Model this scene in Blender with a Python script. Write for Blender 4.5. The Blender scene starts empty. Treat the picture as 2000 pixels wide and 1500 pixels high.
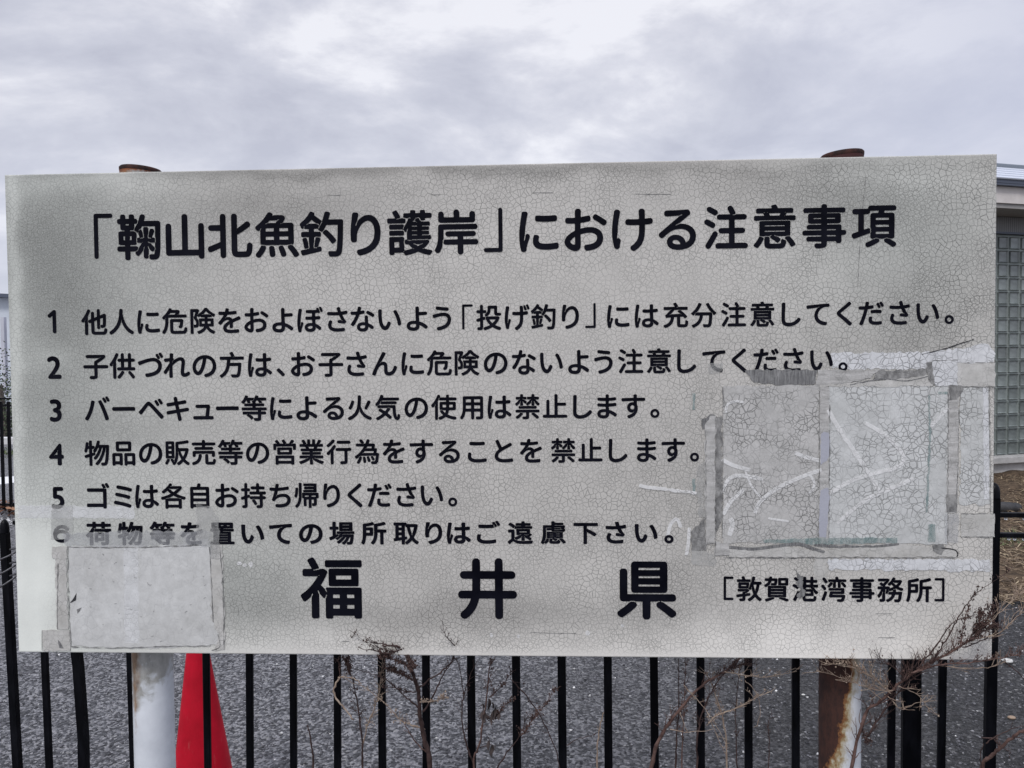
import bpy, math, random
import numpy as np
from mathutils import Vector, Euler, Matrix

rnd = random.Random(7)
S = bpy.context.scene
COL = S.collection
R = math.radians

# ------------------------------------------------------------------ camera
cam_d = bpy.data.cameras.new('camera')
cam = bpy.data.objects.new('camera', cam_d); COL.objects.link(cam)
cam.location = (0.1078, -1.3976, 1.5462)
cam.rotation_euler = (1.5395, 0.0094, 0.0458)
cam_d.sensor_width = 36; cam_d.lens = 27.0
cam_d.clip_start = 0.02; cam_d.clip_end = 2000
S.camera = cam
CM = Euler((1.5395, 0.0094, 0.0458)).to_matrix()
CP = Vector(cam.location)

# ------------------------------------------------------------------ sky
w = bpy.data.worlds.new('World'); S.world = w; w.use_nodes = True
nt = w.node_tree; nt.nodes.clear()
def N(t, typ, **k):
    n = t.nodes.new(typ)
    for a, b in k.items():
        if a.startswith('i_'):
            n.inputs[int(a[2:])].default_value = b
        else:
            setattr(n, a, b)
    return n
def lk(t, a, b): t.links.new(a, b)
def mathn(t, op, a, b=None, clamp=False):
    n = t.nodes.new('ShaderNodeMath'); n.operation = op; n.use_clamp = clamp
    for i, v in enumerate((a, b)):
        if v is None: continue
        if isinstance(v, (int, float)): n.inputs[i].default_value = v
        else: t.links.new(v, n.inputs[i])
    return n.outputs[0]
def ramp(t, fac, stops, interp='LINEAR'):
    n = t.nodes.new('ShaderNodeValToRGB'); cr = n.color_ramp; cr.interpolation = interp
    while len(cr.elements) < len(stops): cr.elements.new(0.5)
    for e, (p, c) in zip(cr.elements, stops):
        e.position = p; e.color = (c, c, c, 1) if isinstance(c, (int, float)) else (*c, 1)
    t.links.new(fac, n.inputs[0]); return n.outputs[0]
def mixc(t, fac, a, b, mode='MIX'):
    n = t.nodes.new('ShaderNodeMix'); n.data_type = 'RGBA'; n.blend_type = mode
    for s, v in ((0, fac), (6, a), (7, b)):
        if isinstance(v, (int, float)): n.inputs[s].default_value = v if s == 0 else (v, v, v, 1)
        elif isinstance(v, tuple): n.inputs[s].default_value = (*v, 1)
        else: t.links.new(v, n.inputs[s])
    return n.outputs[2]
def noise(t, vec, scale, detail=4, rough=0.5, dist=0.0, w=None):
    n = t.nodes.new('ShaderNodeTexNoise'); n.inputs['Scale'].default_value = scale
    n.inputs['Detail'].default_value = detail; n.inputs['Roughness'].default_value = rough
    n.inputs['Distortion'].default_value = dist
    if vec is not None: t.links.new(vec, n.inputs['Vector'])
    return n.outputs['Fac']

SUN_ELEV, SUN_ROT = 50, 200
tc = N(nt, 'ShaderNodeTexCoord')
sky = N(nt, 'ShaderNodeTexSky', sky_type='NISHITA', sun_disc=False)
sky.sun_elevation = R(SUN_ELEV); sky.sun_rotation = R(SUN_ROT)
bg1 = N(nt, 'ShaderNodeBackground'); bg1.inputs[1].default_value = 0.1
lk(nt, sky.outputs[0], bg1.inputs[0])
sep = N(nt, 'ShaderNodeSeparateXYZ'); lk(nt, tc.outputs['Generated'], sep.inputs[0])
X, Y, Z = sep.outputs
zz = mathn(nt, 'ADD', mathn(nt, 'MAXIMUM', Z, 0.0), 0.26)
cmb = N(nt, 'ShaderNodeCombineXYZ')
lk(nt, mathn(nt, 'DIVIDE', X, zz), cmb.inputs[0]); lk(nt, mathn(nt, 'DIVIDE', Y, zz), cmb.inputs[1])
mp = N(nt, 'ShaderNodeMapping'); mp.inputs['Rotation'].default_value = (0, 0, R(-14))
mp.inputs['Scale'].default_value = (1.35, 1.45, 1); mp.inputs['Location'].default_value = (3.1, 1.7, 0)
lk(nt, cmb.outputs[0], mp.inputs[0])
n1 = noise(nt, mp.outputs[0], 1.5, 7, 0.58, 0.35)
n2 = noise(nt, mp.outputs[0], 0.45, 3, 0.5)
n3 = noise(nt, mp.outputs[0], 3.2, 6, 0.62, 0.2)
v = mathn(nt, 'ADD', mathn(nt, 'MULTIPLY', n1, 0.58), mathn(nt, 'ADD', mathn(nt, 'MULTIPLY', n2, 0.26), mathn(nt, 'MULTIPLY', n3, 0.16)))
# the cloud deck thickens and flattens towards +x (right)
side = mathn(nt, 'MULTIPLY', mathn(nt, 'SUBTRACT', X, 0.18), 2.6, True)
cl = ramp(nt, v, [(0.41, (0.545, 0.555, 0.645)), (0.475, (0.635, 0.645, 0.73)), (0.52, (0.73, 0.735, 0.81)), (0.57, (0.90, 0.90, 0.955))])
flat = ramp(nt, v, [(0.35, (0.53, 0.555, 0.69)), (0.62, (0.64, 0.655, 0.765))])
clc = mixc(nt, side, cl, flat)
# low band near the horizon is smoother; overcast brightens to the zenith
low = mathn(nt, 'SUBTRACT', 1.0, mathn(nt, 'MULTIPLY', mathn(nt, 'MAXIMUM', Z, 0.0), 3.6), True)
clc = mixc(nt, mathn(nt, 'MULTIPLY', low, 0.75), clc, (0.65, 0.67, 0.79))
zb = mathn(nt, 'ADD', 1.06, mathn(nt, 'MULTIPLY', mathn(nt, 'POWER', mathn(nt, 'MAXIMUM', mathn(nt, 'SUBTRACT', Z, 0.42), 0.0), 1.0), 1.9))
bg2 = N(nt, 'ShaderNodeBackground'); lk(nt, clc, bg2.inputs[0]); lk(nt, zb, bg2.inputs[1])
ms = N(nt, 'ShaderNodeMixShader'); ms.inputs[0].default_value = 0.88
lk(nt, bg1.outputs[0], ms.inputs[1]); lk(nt, bg2.outputs[0], ms.inputs[2])
wo = N(nt, 'ShaderNodeOutputWorld'); lk(nt, ms.outputs[0], wo.inputs[0])

sun_d = bpy.data.lights.new('sun', 'SUN'); sun_d.energy = 1.5; sun_d.angle = R(14); sun_d.color = (1, 0.975, 0.94)
sun = bpy.data.objects.new('sun', sun_d); COL.objects.link(sun)
sd = Vector((math.sin(R(SUN_ROT)) * math.cos(R(SUN_ELEV)), math.cos(R(SUN_ROT)) * math.cos(R(SUN_ELEV)), math.sin(R(SUN_ELEV))))
sun.rotation_euler = (-sd).to_track_quat('-Z', 'Y').to_euler()

S.view_settings.view_transform = 'Standard'; S.view_settings.look = 'None'
S.view_settings.exposure = 0.0; S.view_settings.gamma = 1
S.view_settings.use_curve_mapping = False

# ------------------------------------------------------------------ helpers
def ray(px, py):
    return (CM @ Vector(((px - 1000) / 1500, (750 - py) / 1500, -1)))
def atp(px, py, P0, n):
    d = ray(px, py); t = (P0 - CP).dot(n) / d.dot(n); return CP + d * t
def at(px, py, Yp): return atp(px, py, Vector((0, Yp, 0)), Vector((0, 1, 0)))
def atz(px, py, Zp=0.0): return atp(px, py, Vector((0, 0, Zp)), Vector((0, 0, 1)))
def atd(px, py, d): return CP + ray(px, py) * d

def tag(o, label=None, cat=None, group=None, kind=None):
    if label: o['label'] = label
    if cat: o['category'] = cat
    if group: o['group'] = group
    if kind: o['kind'] = kind
    return o
def empty(name, loc, label=None, cat=None, group=None, rz=0):
    o = bpy.data.objects.new(name, None); COL.objects.link(o); o.location = loc; o.rotation_euler = (0, 0, rz)
    o.empty_display_size = 0.05
    return tag(o, label, cat, group)
def link(name, me, mat, parent=None, loc=None, smooth=False):
    if mat and not me.materials: me.materials.append(mat)
    o = bpy.data.objects.new(name, me); COL.objects.link(o)
    if parent: o.parent = parent
    if loc is not None: o.location = loc
    if smooth: me.polygons.foreach_set('use_smooth', [True] * len(me.polygons))
    return o
class MB:
    def __init__(s): s.v = []; s.f = []
    def box(s, a, b, M=None):
        x0, y0, z0 = a; x1, y1, z1 = b; k = len(s.v)
        c = [Vector(p) for p in ((x0,y0,z0),(x1,y0,z0),(x1,y1,z0),(x0,y1,z0),(x0,y0,z1),(x1,y0,z1),(x1,y1,z1),(x0,y1,z1))]
        if M: c = [M @ p for p in c]
        s.v += c
        s.f += [(k,k+3,k+2,k+1),(k+4,k+5,k+6,k+7),(k,k+1,k+5,k+4),(k+1,k+2,k+6,k+5),(k+2,k+3,k+7,k+6),(k+3,k,k+4,k+7)]
        return s
    def tube(s, pts, rad, n=6, cap=True):
        pts = [Vector(p) for p in pts]; k = len(s.v); m = len(pts)
        if not isinstance(rad, (list, tuple)): rad = [rad] * m
        up = Vector((0.31, 0.87, 0.38))
        for i, p in enumerate(pts):
            d = (pts[min(i+1, m-1)] - pts[max(i-1, 0)])
            if d.length < 1e-9: d = Vector((0, 0, 1))
            d.normalize(); a = d.cross(up)
            if a.length < 1e-3: a = d.cross(Vector((1, 0, 0)))
            a.normalize(); b = d.cross(a)
            for j in range(n):
                t = 2 * math.pi * j / n
                s.v.append(p + (a * math.cos(t) + b * math.sin(t)) * rad[i])
        for i in range(m - 1):
            for j in range(n):
                q = k + i * n; s.f.append((q + j, q + (j+1) % n, q + n + (j+1) % n, q + n + j))
        if cap:
            s.f.append(tuple(k + j for j in range(n))[::-1]); s.f.append(tuple(k + (m-1)*n + j for j in range(n)))
        return s
    def lathe(s, prof, n=32, c=(0, 0)):
        k = len(s.v); m = len(prof)
        for r, z in prof:
            for j in range(n):
                t = 2*math.pi*j/n; s.v.append(Vector((c[0] + r*math.cos(t), c[1] + r*math.sin(t), z)))
        for i in range(m-1):
            for j in range(n):
                q = k + i*n; s.f.append((q+j, q+(j+1) % n, q+n+(j+1) % n, q+n+j))
        return s
    def blob(s, c, r, sq=(1, 1, 1)):
        k = len(s.v); c = Vector(c)
        for d in ((1,0,0),(0,1,0),(-1,0,0),(0,-1,0),(0,0,1),(0,0,-1)):
            q = rnd.uniform(.6, 1.2) * r
            s.v.append(c + Vector((d[0]*sq[0]*q, d[1]*sq[1]*q, d[2]*sq[2]*q)))
        s.f += [(k,k+1,k+4),(k+1,k+2,k+4),(k+2,k+3,k+4),(k+3,k,k+4),(k+1,k,k+5),(k+2,k+1,k+5),(k+3,k+2,k+5),(k,k+3,k+5)]
    def mesh(s, name):
        me = bpy.data.meshes.new(name); me.from_pydata([tuple(p) for p in s.v], [], s.f); me.update(); return me
    def build(s, name, mat, parent=None, smooth=False, loc=None):
        return link(name, s.mesh(name), mat, parent, loc, smooth)
def bevel(o, wd, seg=2):
    m = o.modifiers.new('bevel', 'BEVEL'); m.width = wd; m.segments = seg; m.limit_method = 'ANGLE'; return o

def mat(name, col=(.5, .5, .5), rough=.6, metal=0, spec=.5):
    m = bpy.data.materials.new(name); m.use_nodes = True
    b = m.node_tree.nodes['Principled BSDF']
    b.inputs['Base Color'].default_value = (*col, 1); b.inputs['Roughness'].default_value = rough
    b.inputs['Metallic'].default_value = metal; b.inputs['Specular IOR Level'].default_value = spec
    return m, m.node_tree, b
def bump(t, b, h, strength=.4, dist=.002):
    n = t.nodes.new('ShaderNodeBump'); n.inputs['Strength'].default_value = strength; n.inputs['Distance'].default_value = dist
    t.links.new(h, n.inputs['Height']); t.links.new(n.outputs[0], b.inputs['Normal'])
def objc(t): return N(t, 'ShaderNodeTexCoord').outputs['Object']
def mapped(t, vec, sc=(1, 1, 1), loc=(0, 0, 0)):
    m = t.nodes.new('ShaderNodeMapping'); m.inputs['Scale'].default_value = sc; m.inputs['Location'].default_value = loc
    t.links.new(vec, m.inputs[0]); return m.outputs[0]
def simple(name, c1, c2, scale, rough=.6, spec=.5, metal=0, bs=0, bd=.002, detail=5):
    m, t, b = mat(name, c1, rough, metal, spec)
    n = noise(t, objc(t), scale, detail, .6)
    lk(t, ramp(t, n, [(.35, c1), (.65, c2)]), b.inputs['Base Color'])
    if bs: bump(t, b, n, bs, bd)
    return m

# crackle: returns (mask 0..1 where 1 = in a crack, relief)
def crackle(t, vec, cells, width, seed=0.0, warp=.006):
    wn = t.nodes.new('ShaderNodeTexNoise'); wn.inputs['Scale'].default_value = 38; wn.inputs['Detail'].default_value = 3
    t.links.new(vec, wn.inputs['Vector'])
    s1 = t.nodes.new('ShaderNodeVectorMath'); s1.operation = 'SUBTRACT'; s1.inputs[1].default_value = (.5, .5, .5)
    t.links.new(wn.outputs['Color'], s1.inputs[0])
    s2 = t.nodes.new('ShaderNodeVectorMath'); s2.operation = 'SCALE'; s2.inputs['Scale'].default_value = warp
    t.links.new(s1.outputs[0], s2.inputs[0])
    s3 = t.nodes.new('ShaderNodeVectorMath'); s3.operation = 'ADD'
    t.links.new(vec, s3.inputs[0]); t.links.new(s2.outputs[0], s3.inputs[1])
    mp_ = t.nodes.new('ShaderNodeMapping'); mp_.inputs['Location'].default_value = (seed, seed*.7, 0)
    mp_.inputs['Scale'].default_value = (1, 0, 1); mp_.inputs['Rotation'].default_value = (0, 0, 0)
    t.links.new(s3.outputs[0], mp_.inputs[0])
    # swap z into y so that a 2D Voronoi can be used
    sp = t.nodes.new('ShaderNodeSeparateXYZ'); t.links.new(mp_.outputs[0], sp.inputs[0])
    cb = t.nodes.new('ShaderNodeCombineXYZ'); t.links.new(sp.outputs[0], cb.inputs[0]); t.links.new(sp.outputs[2], cb.inputs[1])
    vo = t.nodes.new('ShaderNodeTexVoronoi'); vo.voronoi_dimensions = '2D'; vo.feature = 'DISTANCE_TO_EDGE'
    vo.inputs['Scale'].default_value = cells; t.links.new(cb.outputs[0], vo.inputs['Vector'])
    return mathn(t, 'SUBTRACT', 1.0, mathn(t, 'DIVIDE', vo.outputs['Distance'], width), True)

# ------------------------------------------------------------------ materials
def board_paint():
    m, t, b = mat('weathered_paint', rough=.55, spec=.35)
    oc = objc(t)
    at_ = N(t, 'ShaderNodeAttribute', attribute_name='wear'); sp = N(t, 'ShaderNodeSeparateColor'); lk(t, at_.outputs['Color'], sp.inputs[0])
    tone, green, crk = sp.outputs
    big = noise(t, oc, 9, 4, .55)
    fine = noise(t, oc, 420, 3, .6)
    mid = noise(t, oc, 70, 5, .65)
    tn = mathn(t, 'ADD', tone, mathn(t, 'MULTIPLY', mathn(t, 'SUBTRACT', big, .5), .10))
    tn = mathn(t, 'ADD', tn, mathn(t, 'MULTIPLY', mathn(t, 'SUBTRACT', mid, .5), .10))
    # where the paint is dirtier the fine stipple is stronger
    dirt = mathn(t, 'SUBTRACT', 1.0, mathn(t, 'MULTIPLY', mathn(t, 'SUBTRACT', tone, .42), 3.5, True), True)
    tn = mathn(t, 'ADD', tn, mathn(t, 'MULTIPLY', mathn(t, 'MULTIPLY', mathn(t, 'SUBTRACT', fine, .5), mathn(t, 'ADD', .12, mathn(t, 'MULTIPLY', dirt, .45))), 1.0))
    tint = mixc(t, green, (1.0, .958, .895), (.95, .985, .915))
    hv = N(t, 'ShaderNodeCombineXYZ'); [lk(t, tn, hv.inputs[i]) for i in range(3)]
    base = mixc(t, 1.0, hv.outputs[0], tint, 'MULTIPLY')
    c1 = crackle(t, oc, 112, .088, 0, .012)
    c2 = crackle(t, oc, 190, .10, 3.3, .010)
    c3 = crackle(t, oc, 56, .052, 5.1, .014)
    var = ramp(t, noise(t, oc, 24, 3, .5), [(.36, .62), (.60, 1.0)])
    var2 = ramp(t, noise(t, oc, 15, 2, .5), [(.42, 0.0), (.60, .8)])
    k = mathn(t, 'MAXIMUM', mathn(t, 'MULTIPLY', c1, var), mathn(t, 'MULTIPLY', c2, var2))
    k = mathn(t, 'MAXIMUM', k, mathn(t, 'MULTIPLY', c3, ramp(t, noise(t, oc, 6, 3, .6), [(.48, .10), (.66, .7)])))
    k = mathn(t, 'MULTIPLY', k, ramp(t, noise(t, oc, 4.5, 4, .6), [(.34, .55), (.54, 1.0)]))
    k = mathn(t, 'MULTIPLY', k, crk)
    col = mixc(t, mathn(t, 'MULTIPLY', k, 1.0, True), base, (.075, .077, .07))
    lk(t, col, b.inputs['Base Color'])
    bump(t, b, mathn(t, 'SUBTRACT', mathn(t, 'MULTIPLY', fine, .15), k), .22, .0005)
    lk(t, mathn(t, 'ADD', .42, mathn(t, 'MULTIPLY', dirt, .3)), b.inputs['Roughness'])
    return m
def patch_mat(name, c1, c2, crk=.6, cells=75, alpha=1.0, scale=30, streak=None, dark=(.15, .15, .145), wd=.09, rough=.6, seed=1.0):
    m, t, b = mat(name, c1, rough, 0, .4)
    oc = objc(t)
    v_ = mapped(t, oc, streak) if streak else oc
    n = noise(t, v_, scale, 6, .65); n2 = noise(t, oc, 300, 3, .6)
    base = mixc(t, mathn(t, 'MULTIPLY', n2, .5), ramp(t, n, [(.36, c1), (.64, c2)]), mixc(t, n2, (.75*c1[0], .75*c1[1], .75*c1[2]), c2))
    h = n2
    if crk:
        c = mathn(t, 'MAXIMUM', crackle(t, oc, cells, wd, seed, .014), mathn(t, 'MULTIPLY', crackle(t, oc, cells*.55, wd*.6, seed+2, .016), .9))
        var = ramp(t, noise(t, oc, 26, 3, .5), [(.36, .12), (.6, 1.0)])
        c = mathn(t, 'MULTIPLY', c, var)
        base = mixc(t, mathn(t, 'MULTIPLY', c, crk), base, dark)
        h = mathn(t, 'SUBTRACT', mathn(t, 'MULTIPLY', n2, .2), c)
    lk(t, base, b.inputs['Base Color']); bump(t, b, h, .5, .0007)
    if alpha < 1:
        an = ramp(t, noise(t, oc, 55, 5, .65), [(.30, max(0, alpha-.15)), (.70, min(1, alpha+.13))])
        lk(t, an, b.inputs['Alpha'])
    return m
M = {}
M['paint'] = board_paint()
M['vinyl'], t, b = mat('black_vinyl', (.003, .003, .006), .45, 0, .06)
n = noise(t, objc(t), 1.2, 4, .6); lk(t, ramp(t, n, [(.38, (.0018, .002, .005)), (.68, (.0075, .008, .014))]), b.inputs['Base Color'])
M['edge'], t, b = mat('panel_edge', (.55, .55, .57), .4, .2)
M['black'], t, b = mat('black_fence_paint', (.003, .003, .005), .35, 0, .12)
n = noise(t, mapped(t, objc(t), (1, 1, .25)), 45, 5, .6); lk(t, ramp(t, n, [(.45, (.0016, .0018, .003)), (.75, (.008, .0085, .012))]), b.inputs['Base Color']); bump(t, b, n, .15, .001)
M['dkmetal'], _, _ = mat('dark_galvanised', (.10, .10, .11), .45, .6)
M['steel'] = simple('galvanised_steel', (.32, .33, .34), (.42, .43, .44), 30, .45, .5, .7)

def post_mat(name, kind):
    m, t, b = mat(name, rough=.4)
    oc = objc(t); s = N(t, 'ShaderNodeSeparateXYZ'); lk(t, oc, s.inputs[0]); x, y, z = s.outputs
    n1 = noise(t, oc, 22, 7, .65); n2 = noise(t, mapped(t, oc, (1, 1, .5)), 70, 6, .7); n4 = noise(t, oc, 9, 3, .5)
    white = ramp(t, noise(t, oc, 14, 5, .6), [(.35, (.62, .65, .69)), (.65, (.76, .79, .83))])
    if kind == 'left':
        # grey and brown weathering below the panel, fading out downwards
        zf = mathn(t, 'SUBTRACT', 1.0, mathn(t, 'MULTIPLY', mathn(t, 'SUBTRACT', 1.03, z), 4.6), True)
        n5 = noise(t, oc, 42, 4, .55, .6)
        v = mathn(t, 'ADD', mathn(t, 'ADD', mathn(t, 'MULTIPLY', n5, .85), mathn(t, 'MULTIPLY', n4, .45)), mathn(t, 'MULTIPLY', zf, .72))
        v = mathn(t, 'SUBTRACT', v, mathn(t, 'MULTIPLY', mathn(t, 'ADD', x, .02), 3.2))
        g = ramp(t, v, [(.84, 0.0), (.95, .6), (1.06, 1.0)])
        c = mixc(t, mathn(t, 'MULTIPLY', g, .85), white, ramp(t, n2, [(.35, (.22, .215, .19)), (.65, (.42, .41, .38))]))
        xr = mathn(t, 'SUBTRACT', 1.0, mathn(t, 'MULTIPLY', mathn(t, 'ABSOLUTE', mathn(t, 'ADD', x, .020)), 45), True)
        r_ = ramp(t, mathn(t, 'ADD', mathn(t, 'MULTIPLY', xr, .35), mathn(t, 'ADD', mathn(t, 'MULTIPLY', n1, .8), mathn(t, 'MULTIPLY', zf, .35))), [(.76, 0.0), (.94, 1.0)])
        c = mixc(t, mathn(t, 'MULTIPLY', r_, .8), c, ramp(t, n2, [(.4, (.13, .06, .025)), (.62, (.30, .17, .07))]))
        top = ramp(t, mathn(t, 'ADD', mathn(t, 'MULTIPLY', mathn(t, 'SUBTRACT', z, 1.914), 60), mathn(t, 'MULTIPLY', n2, 1.2)), [(.45, 0.0), (.75, 1.0)])
        c = mixc(t, top, c, ramp(t, n1, [(.35, (.10, .025, .012)), (.65, (.35, .13, .05))]))
        rust = mathn(t, 'MAXIMUM', r_, top)
    else:
        q = mathn(t, 'ADD', mathn(t, 'MULTIPLY', x, -16.0), mathn(t, 'MULTIPLY', mathn(t, 'SUBTRACT', n1, .5), 1.0))
        q = mathn(t, 'ADD', q, mathn(t, 'MULTIPLY', mathn(t, 'SUBTRACT', z, .92), 2.6))
        q = mathn(t, 'ADD', q, .55)
        q = mathn(t, 'ADD', q, mathn(t, 'MULTIPLY', mathn(t, 'SUBTRACT', n2, .5), .75))
        rustc = ramp(t, n2, [(.35, (.018, .007, .006)), (.62, (.055, .020, .013))])
        c = mixc(t, ramp(t, q, [(.18, 0.0), (.46, 1.0)]), white, (.36, .29, .16))
        c = mixc(t, ramp(t, q, [(.42, 0.0), (.54, 1.0)]), c, (.20, .085, .03))
        c = mixc(t, ramp(t, q, [(.58, 0.0), (.63, 1.0)]), c, rustc)
        c = mixc(t, ramp(t, mathn(t, 'ADD', mathn(t, 'MULTIPLY', mathn(t, 'SUBTRACT', z, 1.7), 9), n2), [(.5, 0.0), (.8, 1.0)]), c, (.05, .012, .012))
        rust = ramp(t, q, [(.45, 0.0), (.6, 1.0)])
    lk(t, c, b.inputs['Base Color'])
    lk(t, mathn(t, 'ADD', .33, mathn(t, 'MULTIPLY', rust, .5)), b.inputs['Roughness'])
    bump(t, b, mathn(t, 'MULTIPLY', rust, n2), .6, .0015)
    return m
M['post_left'] = post_mat('rust_spotted_white_pipe', 'left')
M['post_right'] = post_mat('half_rusted_white_pipe', 'right')
M['rim'] = simple('rusted_rim', (.012, .010, .010), (.06, .025, .02), 60, .8, .2)

# ------------------------------------------------------------------ ground
def ground_mat():
    m, t, b = mat('worn_asphalt', rough=.42, spec=.6)
    oc = objc(t)
    v1 = t.nodes.new('ShaderNodeTexVoronoi'); v1.inputs['Scale'].default_value = 85; lk(t, oc, v1.inputs['Vector'])
    v2 = t.nodes.new('ShaderNodeTexVoronoi'); v2.inputs['Scale'].default_value = 38; lk(t, mapped(t, oc, (1, 1, 1), (.3, .2, 0)), v2.inputs['Vector'])
    n = noise(t, oc, 34, 9, .78); nb = noise(t, oc, 1.3, 5, .55); nf = noise(t, oc, 260, 4, .6)
    s = N(t, 'ShaderNodeSeparateColor'); lk(t, v1.outputs['Color'], s.inputs[0]); so = N(t, 'ShaderNodeSeparateXYZ'); lk(t, oc, so.inputs[0])
    g = ramp(t, mathn(t, 'ADD', mathn(t, 'MULTIPLY', s.outputs[0], .45), mathn(t, 'MULTIPLY', n, .6)), [(.37, (.020, .021, .025)), (.53, (.088, .090, .100)), (.72, (.27, .27, .285))])
    # sky sheen painted into the asphalt colour: lighter left, darker right
    sheen_tone = ramp(t, mathn(t, 'ADD', mathn(t, 'MULTIPLY', so.outputs[0], .30), mathn(t, 'MULTIPLY', nb, .8)), [(.20, 1.7), (.46, 1.15), (.78, .36)])
    g = mixc(t, 1.0, g, sheen_tone, 'MULTIPLY')
    chip = ramp(t, s.outputs[1], [(.972, 0.0), (.985, 1.0)])
    g = mixc(t, mathn(t, 'MULTIPLY', chip, .75), g, (.45, .45, .45))
    lk(t, g, b.inputs['Base Color'])
    h = mathn(t, 'ADD', mathn(t, 'ADD', mathn(t, 'MULTIPLY', v1.outputs['Distance'], -.9), mathn(t, 'MULTIPLY', v2.outputs['Distance'], -1.0)), mathn(t, 'ADD', mathn(t, 'MULTIPLY', n, 1.3), mathn(t, 'MULTIPLY', nf, .4)))
    bump(t, b, h, 1.0, .024)
    return m
M['ground'] = ground_mat()
g = MB(); g.v = [Vector(p) for p in ((-600, -40, 0), (600, -40, 0), (600, 900, 0), (-600, 900, 0))]; g.f = [(0, 1, 2, 3)]
tag(g.build('ground', M['ground']), 'dark worn asphalt lot of coarse aggregate behind the fence', None, None, 'structure')

# loose chippings lying on the asphalt (too many to count)
def scatter_stones(name, n, xr, yr, smin, smax, label, cat, m, seed, z=0.0):
    rs = np.random.RandomState(seed)
    oc = np.array([[1,0,0],[0,1,0],[-1,0,0],[0,-1,0],[0,0,1],[0,0,-1]], float)
    fc = np.array([[0,1,4],[1,2,4],[2,3,4],[3,0,4],[1,0,5],[2,1,5],[3,2,5],[0,3,5]])
    c = np.stack([rs.uniform(*xr, n), rs.uniform(*yr, n), np.full(n, z)], 1)
    sz = smin + (smax - smin) * rs.rand(n) ** 3
    V = oc[None] * rs.uniform(.55, 1.25, (n, 6, 3)) * sz[:, None, None]; V[:, :, 2] *= .55
    a = rs.rand(n) * 6.28; ca, sa = np.cos(a)[:, None], np.sin(a)[:, None]
    x, y = V[:, :, 0]*ca - V[:, :, 1]*sa, V[:, :, 0]*sa + V[:, :, 1]*ca
    V[:, :, 0], V[:, :, 1] = x, y
    V += rs.normal(0, .12, V.shape) * sz[:, None, None]
    V += c[:, None]
    F = (fc[None] + (np.arange(n) * 6)[:, None, None]).reshape(-1, 3)
    me = bpy.data.meshes.new(name)
    me.vertices.add(n*6); me.vertices.foreach_set('co', V.reshape(-1))
    me.loops.add(len(F)*3); me.loops.foreach_set('vertex_index', F.reshape(-1))
    me.polygons.add(len(F)); me.polygons.foreach_set('loop_start', np.arange(len(F))*3)
    me.update(calc_edges=True)
    return tag(link(name, me, m), label, cat, None, 'stuff')
def stone_mat(name, stops):
    m, t, b = mat(name, rough=.6)
    gi = N(t, 'ShaderNodeNewGeometry'); lk(t, ramp(t, gi.outputs['Random Per Island'], stops), b.inputs['Base Color']); return m
M['chips'] = stone_mat('grey_chips', [(0, (.018, .018, .022)), (.5, (.065, .066, .075)), (.85, (.15, .15, .165)), (.975, (.26, .26, .27)), (1, (.75, .75, .74))])
scatter_stones('gravel', 60000, (-2.6, 4.2), (1.0, 4.2), .0022, .0105, 'coarse grey stone chippings bedded in the asphalt', 'gravel', M['chips'], 3)

# ------------------------------------------------------------------ the notice sign
sign = empty('notice_sign', (0, 0.05, 0), 'big weathered white notice board with black Japanese lettering on two pipe posts', 'sign')
BZ = 1.0; W2 = .9; H = .9; OFF = Vector((0, .05, 0))
def L(p): return Vector(p) - OFF           # world -> sign space

# world->photo pixel, used only to lay the wear map out on the panel's own surface
CMi = np.array(CM)
def topx(P):
    d = (np.asarray(P) - np.array(CP)) @ CMi
    return np.stack([1000 + 1500*d[..., 0]/-d[..., 2], 750 - 1500*d[..., 1]/-d[..., 2]], -1)

BL = [  # px, py, sx, sy, amount   (stains and clean areas of the paint)
 (130, 560, 70, 160, -.085), (100, 780, 70, 120, -.05), (560, 395, 170, 40, -.085), (330, 470, 120, 60, -.04), (1540, 365, 130, 28, -.06), (1660, 420, 90, 40, -.08),
 (1840, 560, 110, 150, -.055), (1800, 350, 150, 22, .05), (160, 352, 160, 20, .07), (700, 330, 500, 10, -.05), (1000, 620, 420, 200, .02),
 (1000, 1276, 1300, 30, .10), (900, 335, 700, 9, -.06), (40, 500, 40, 130, -.03), (100, 470, 60, 90, -.05), (1000, 1195, 500, 22, -.035), (70, 1150, 45, 120, .20), (480, 1150, 70, 60, -.085), (880, 1205, 180, 28, -.06), (330, 930, 130, 40, .03), (230, 850, 120, 40, -.05), (520, 1010, 60, 30, -.03),
 (1700, 1240, 280, 60, .10), (1905, 900, 40, 200, .07), (1530, 1220, 40, 60, .05), (90, 690, 30, 18, .08), (30, 700, 10, 420, .12), (430, 1075, 90, 20, .02), (620, 1230, 160, 30, .04),
 (1310, 1160, 60, 50, -.05), (1100, 1130, 120, 40, .02), (1480, 600, 60, 120, .02), (1340, 900, 50, 150, -.02), (700, 360, 100, 30, .02), (1230, 360, 200, 22, -.01), (1760, 640, 80, 50, -.03), (250, 620, 120, 50, -.03), (1450, 680, 120, 40, -.03)]
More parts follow.
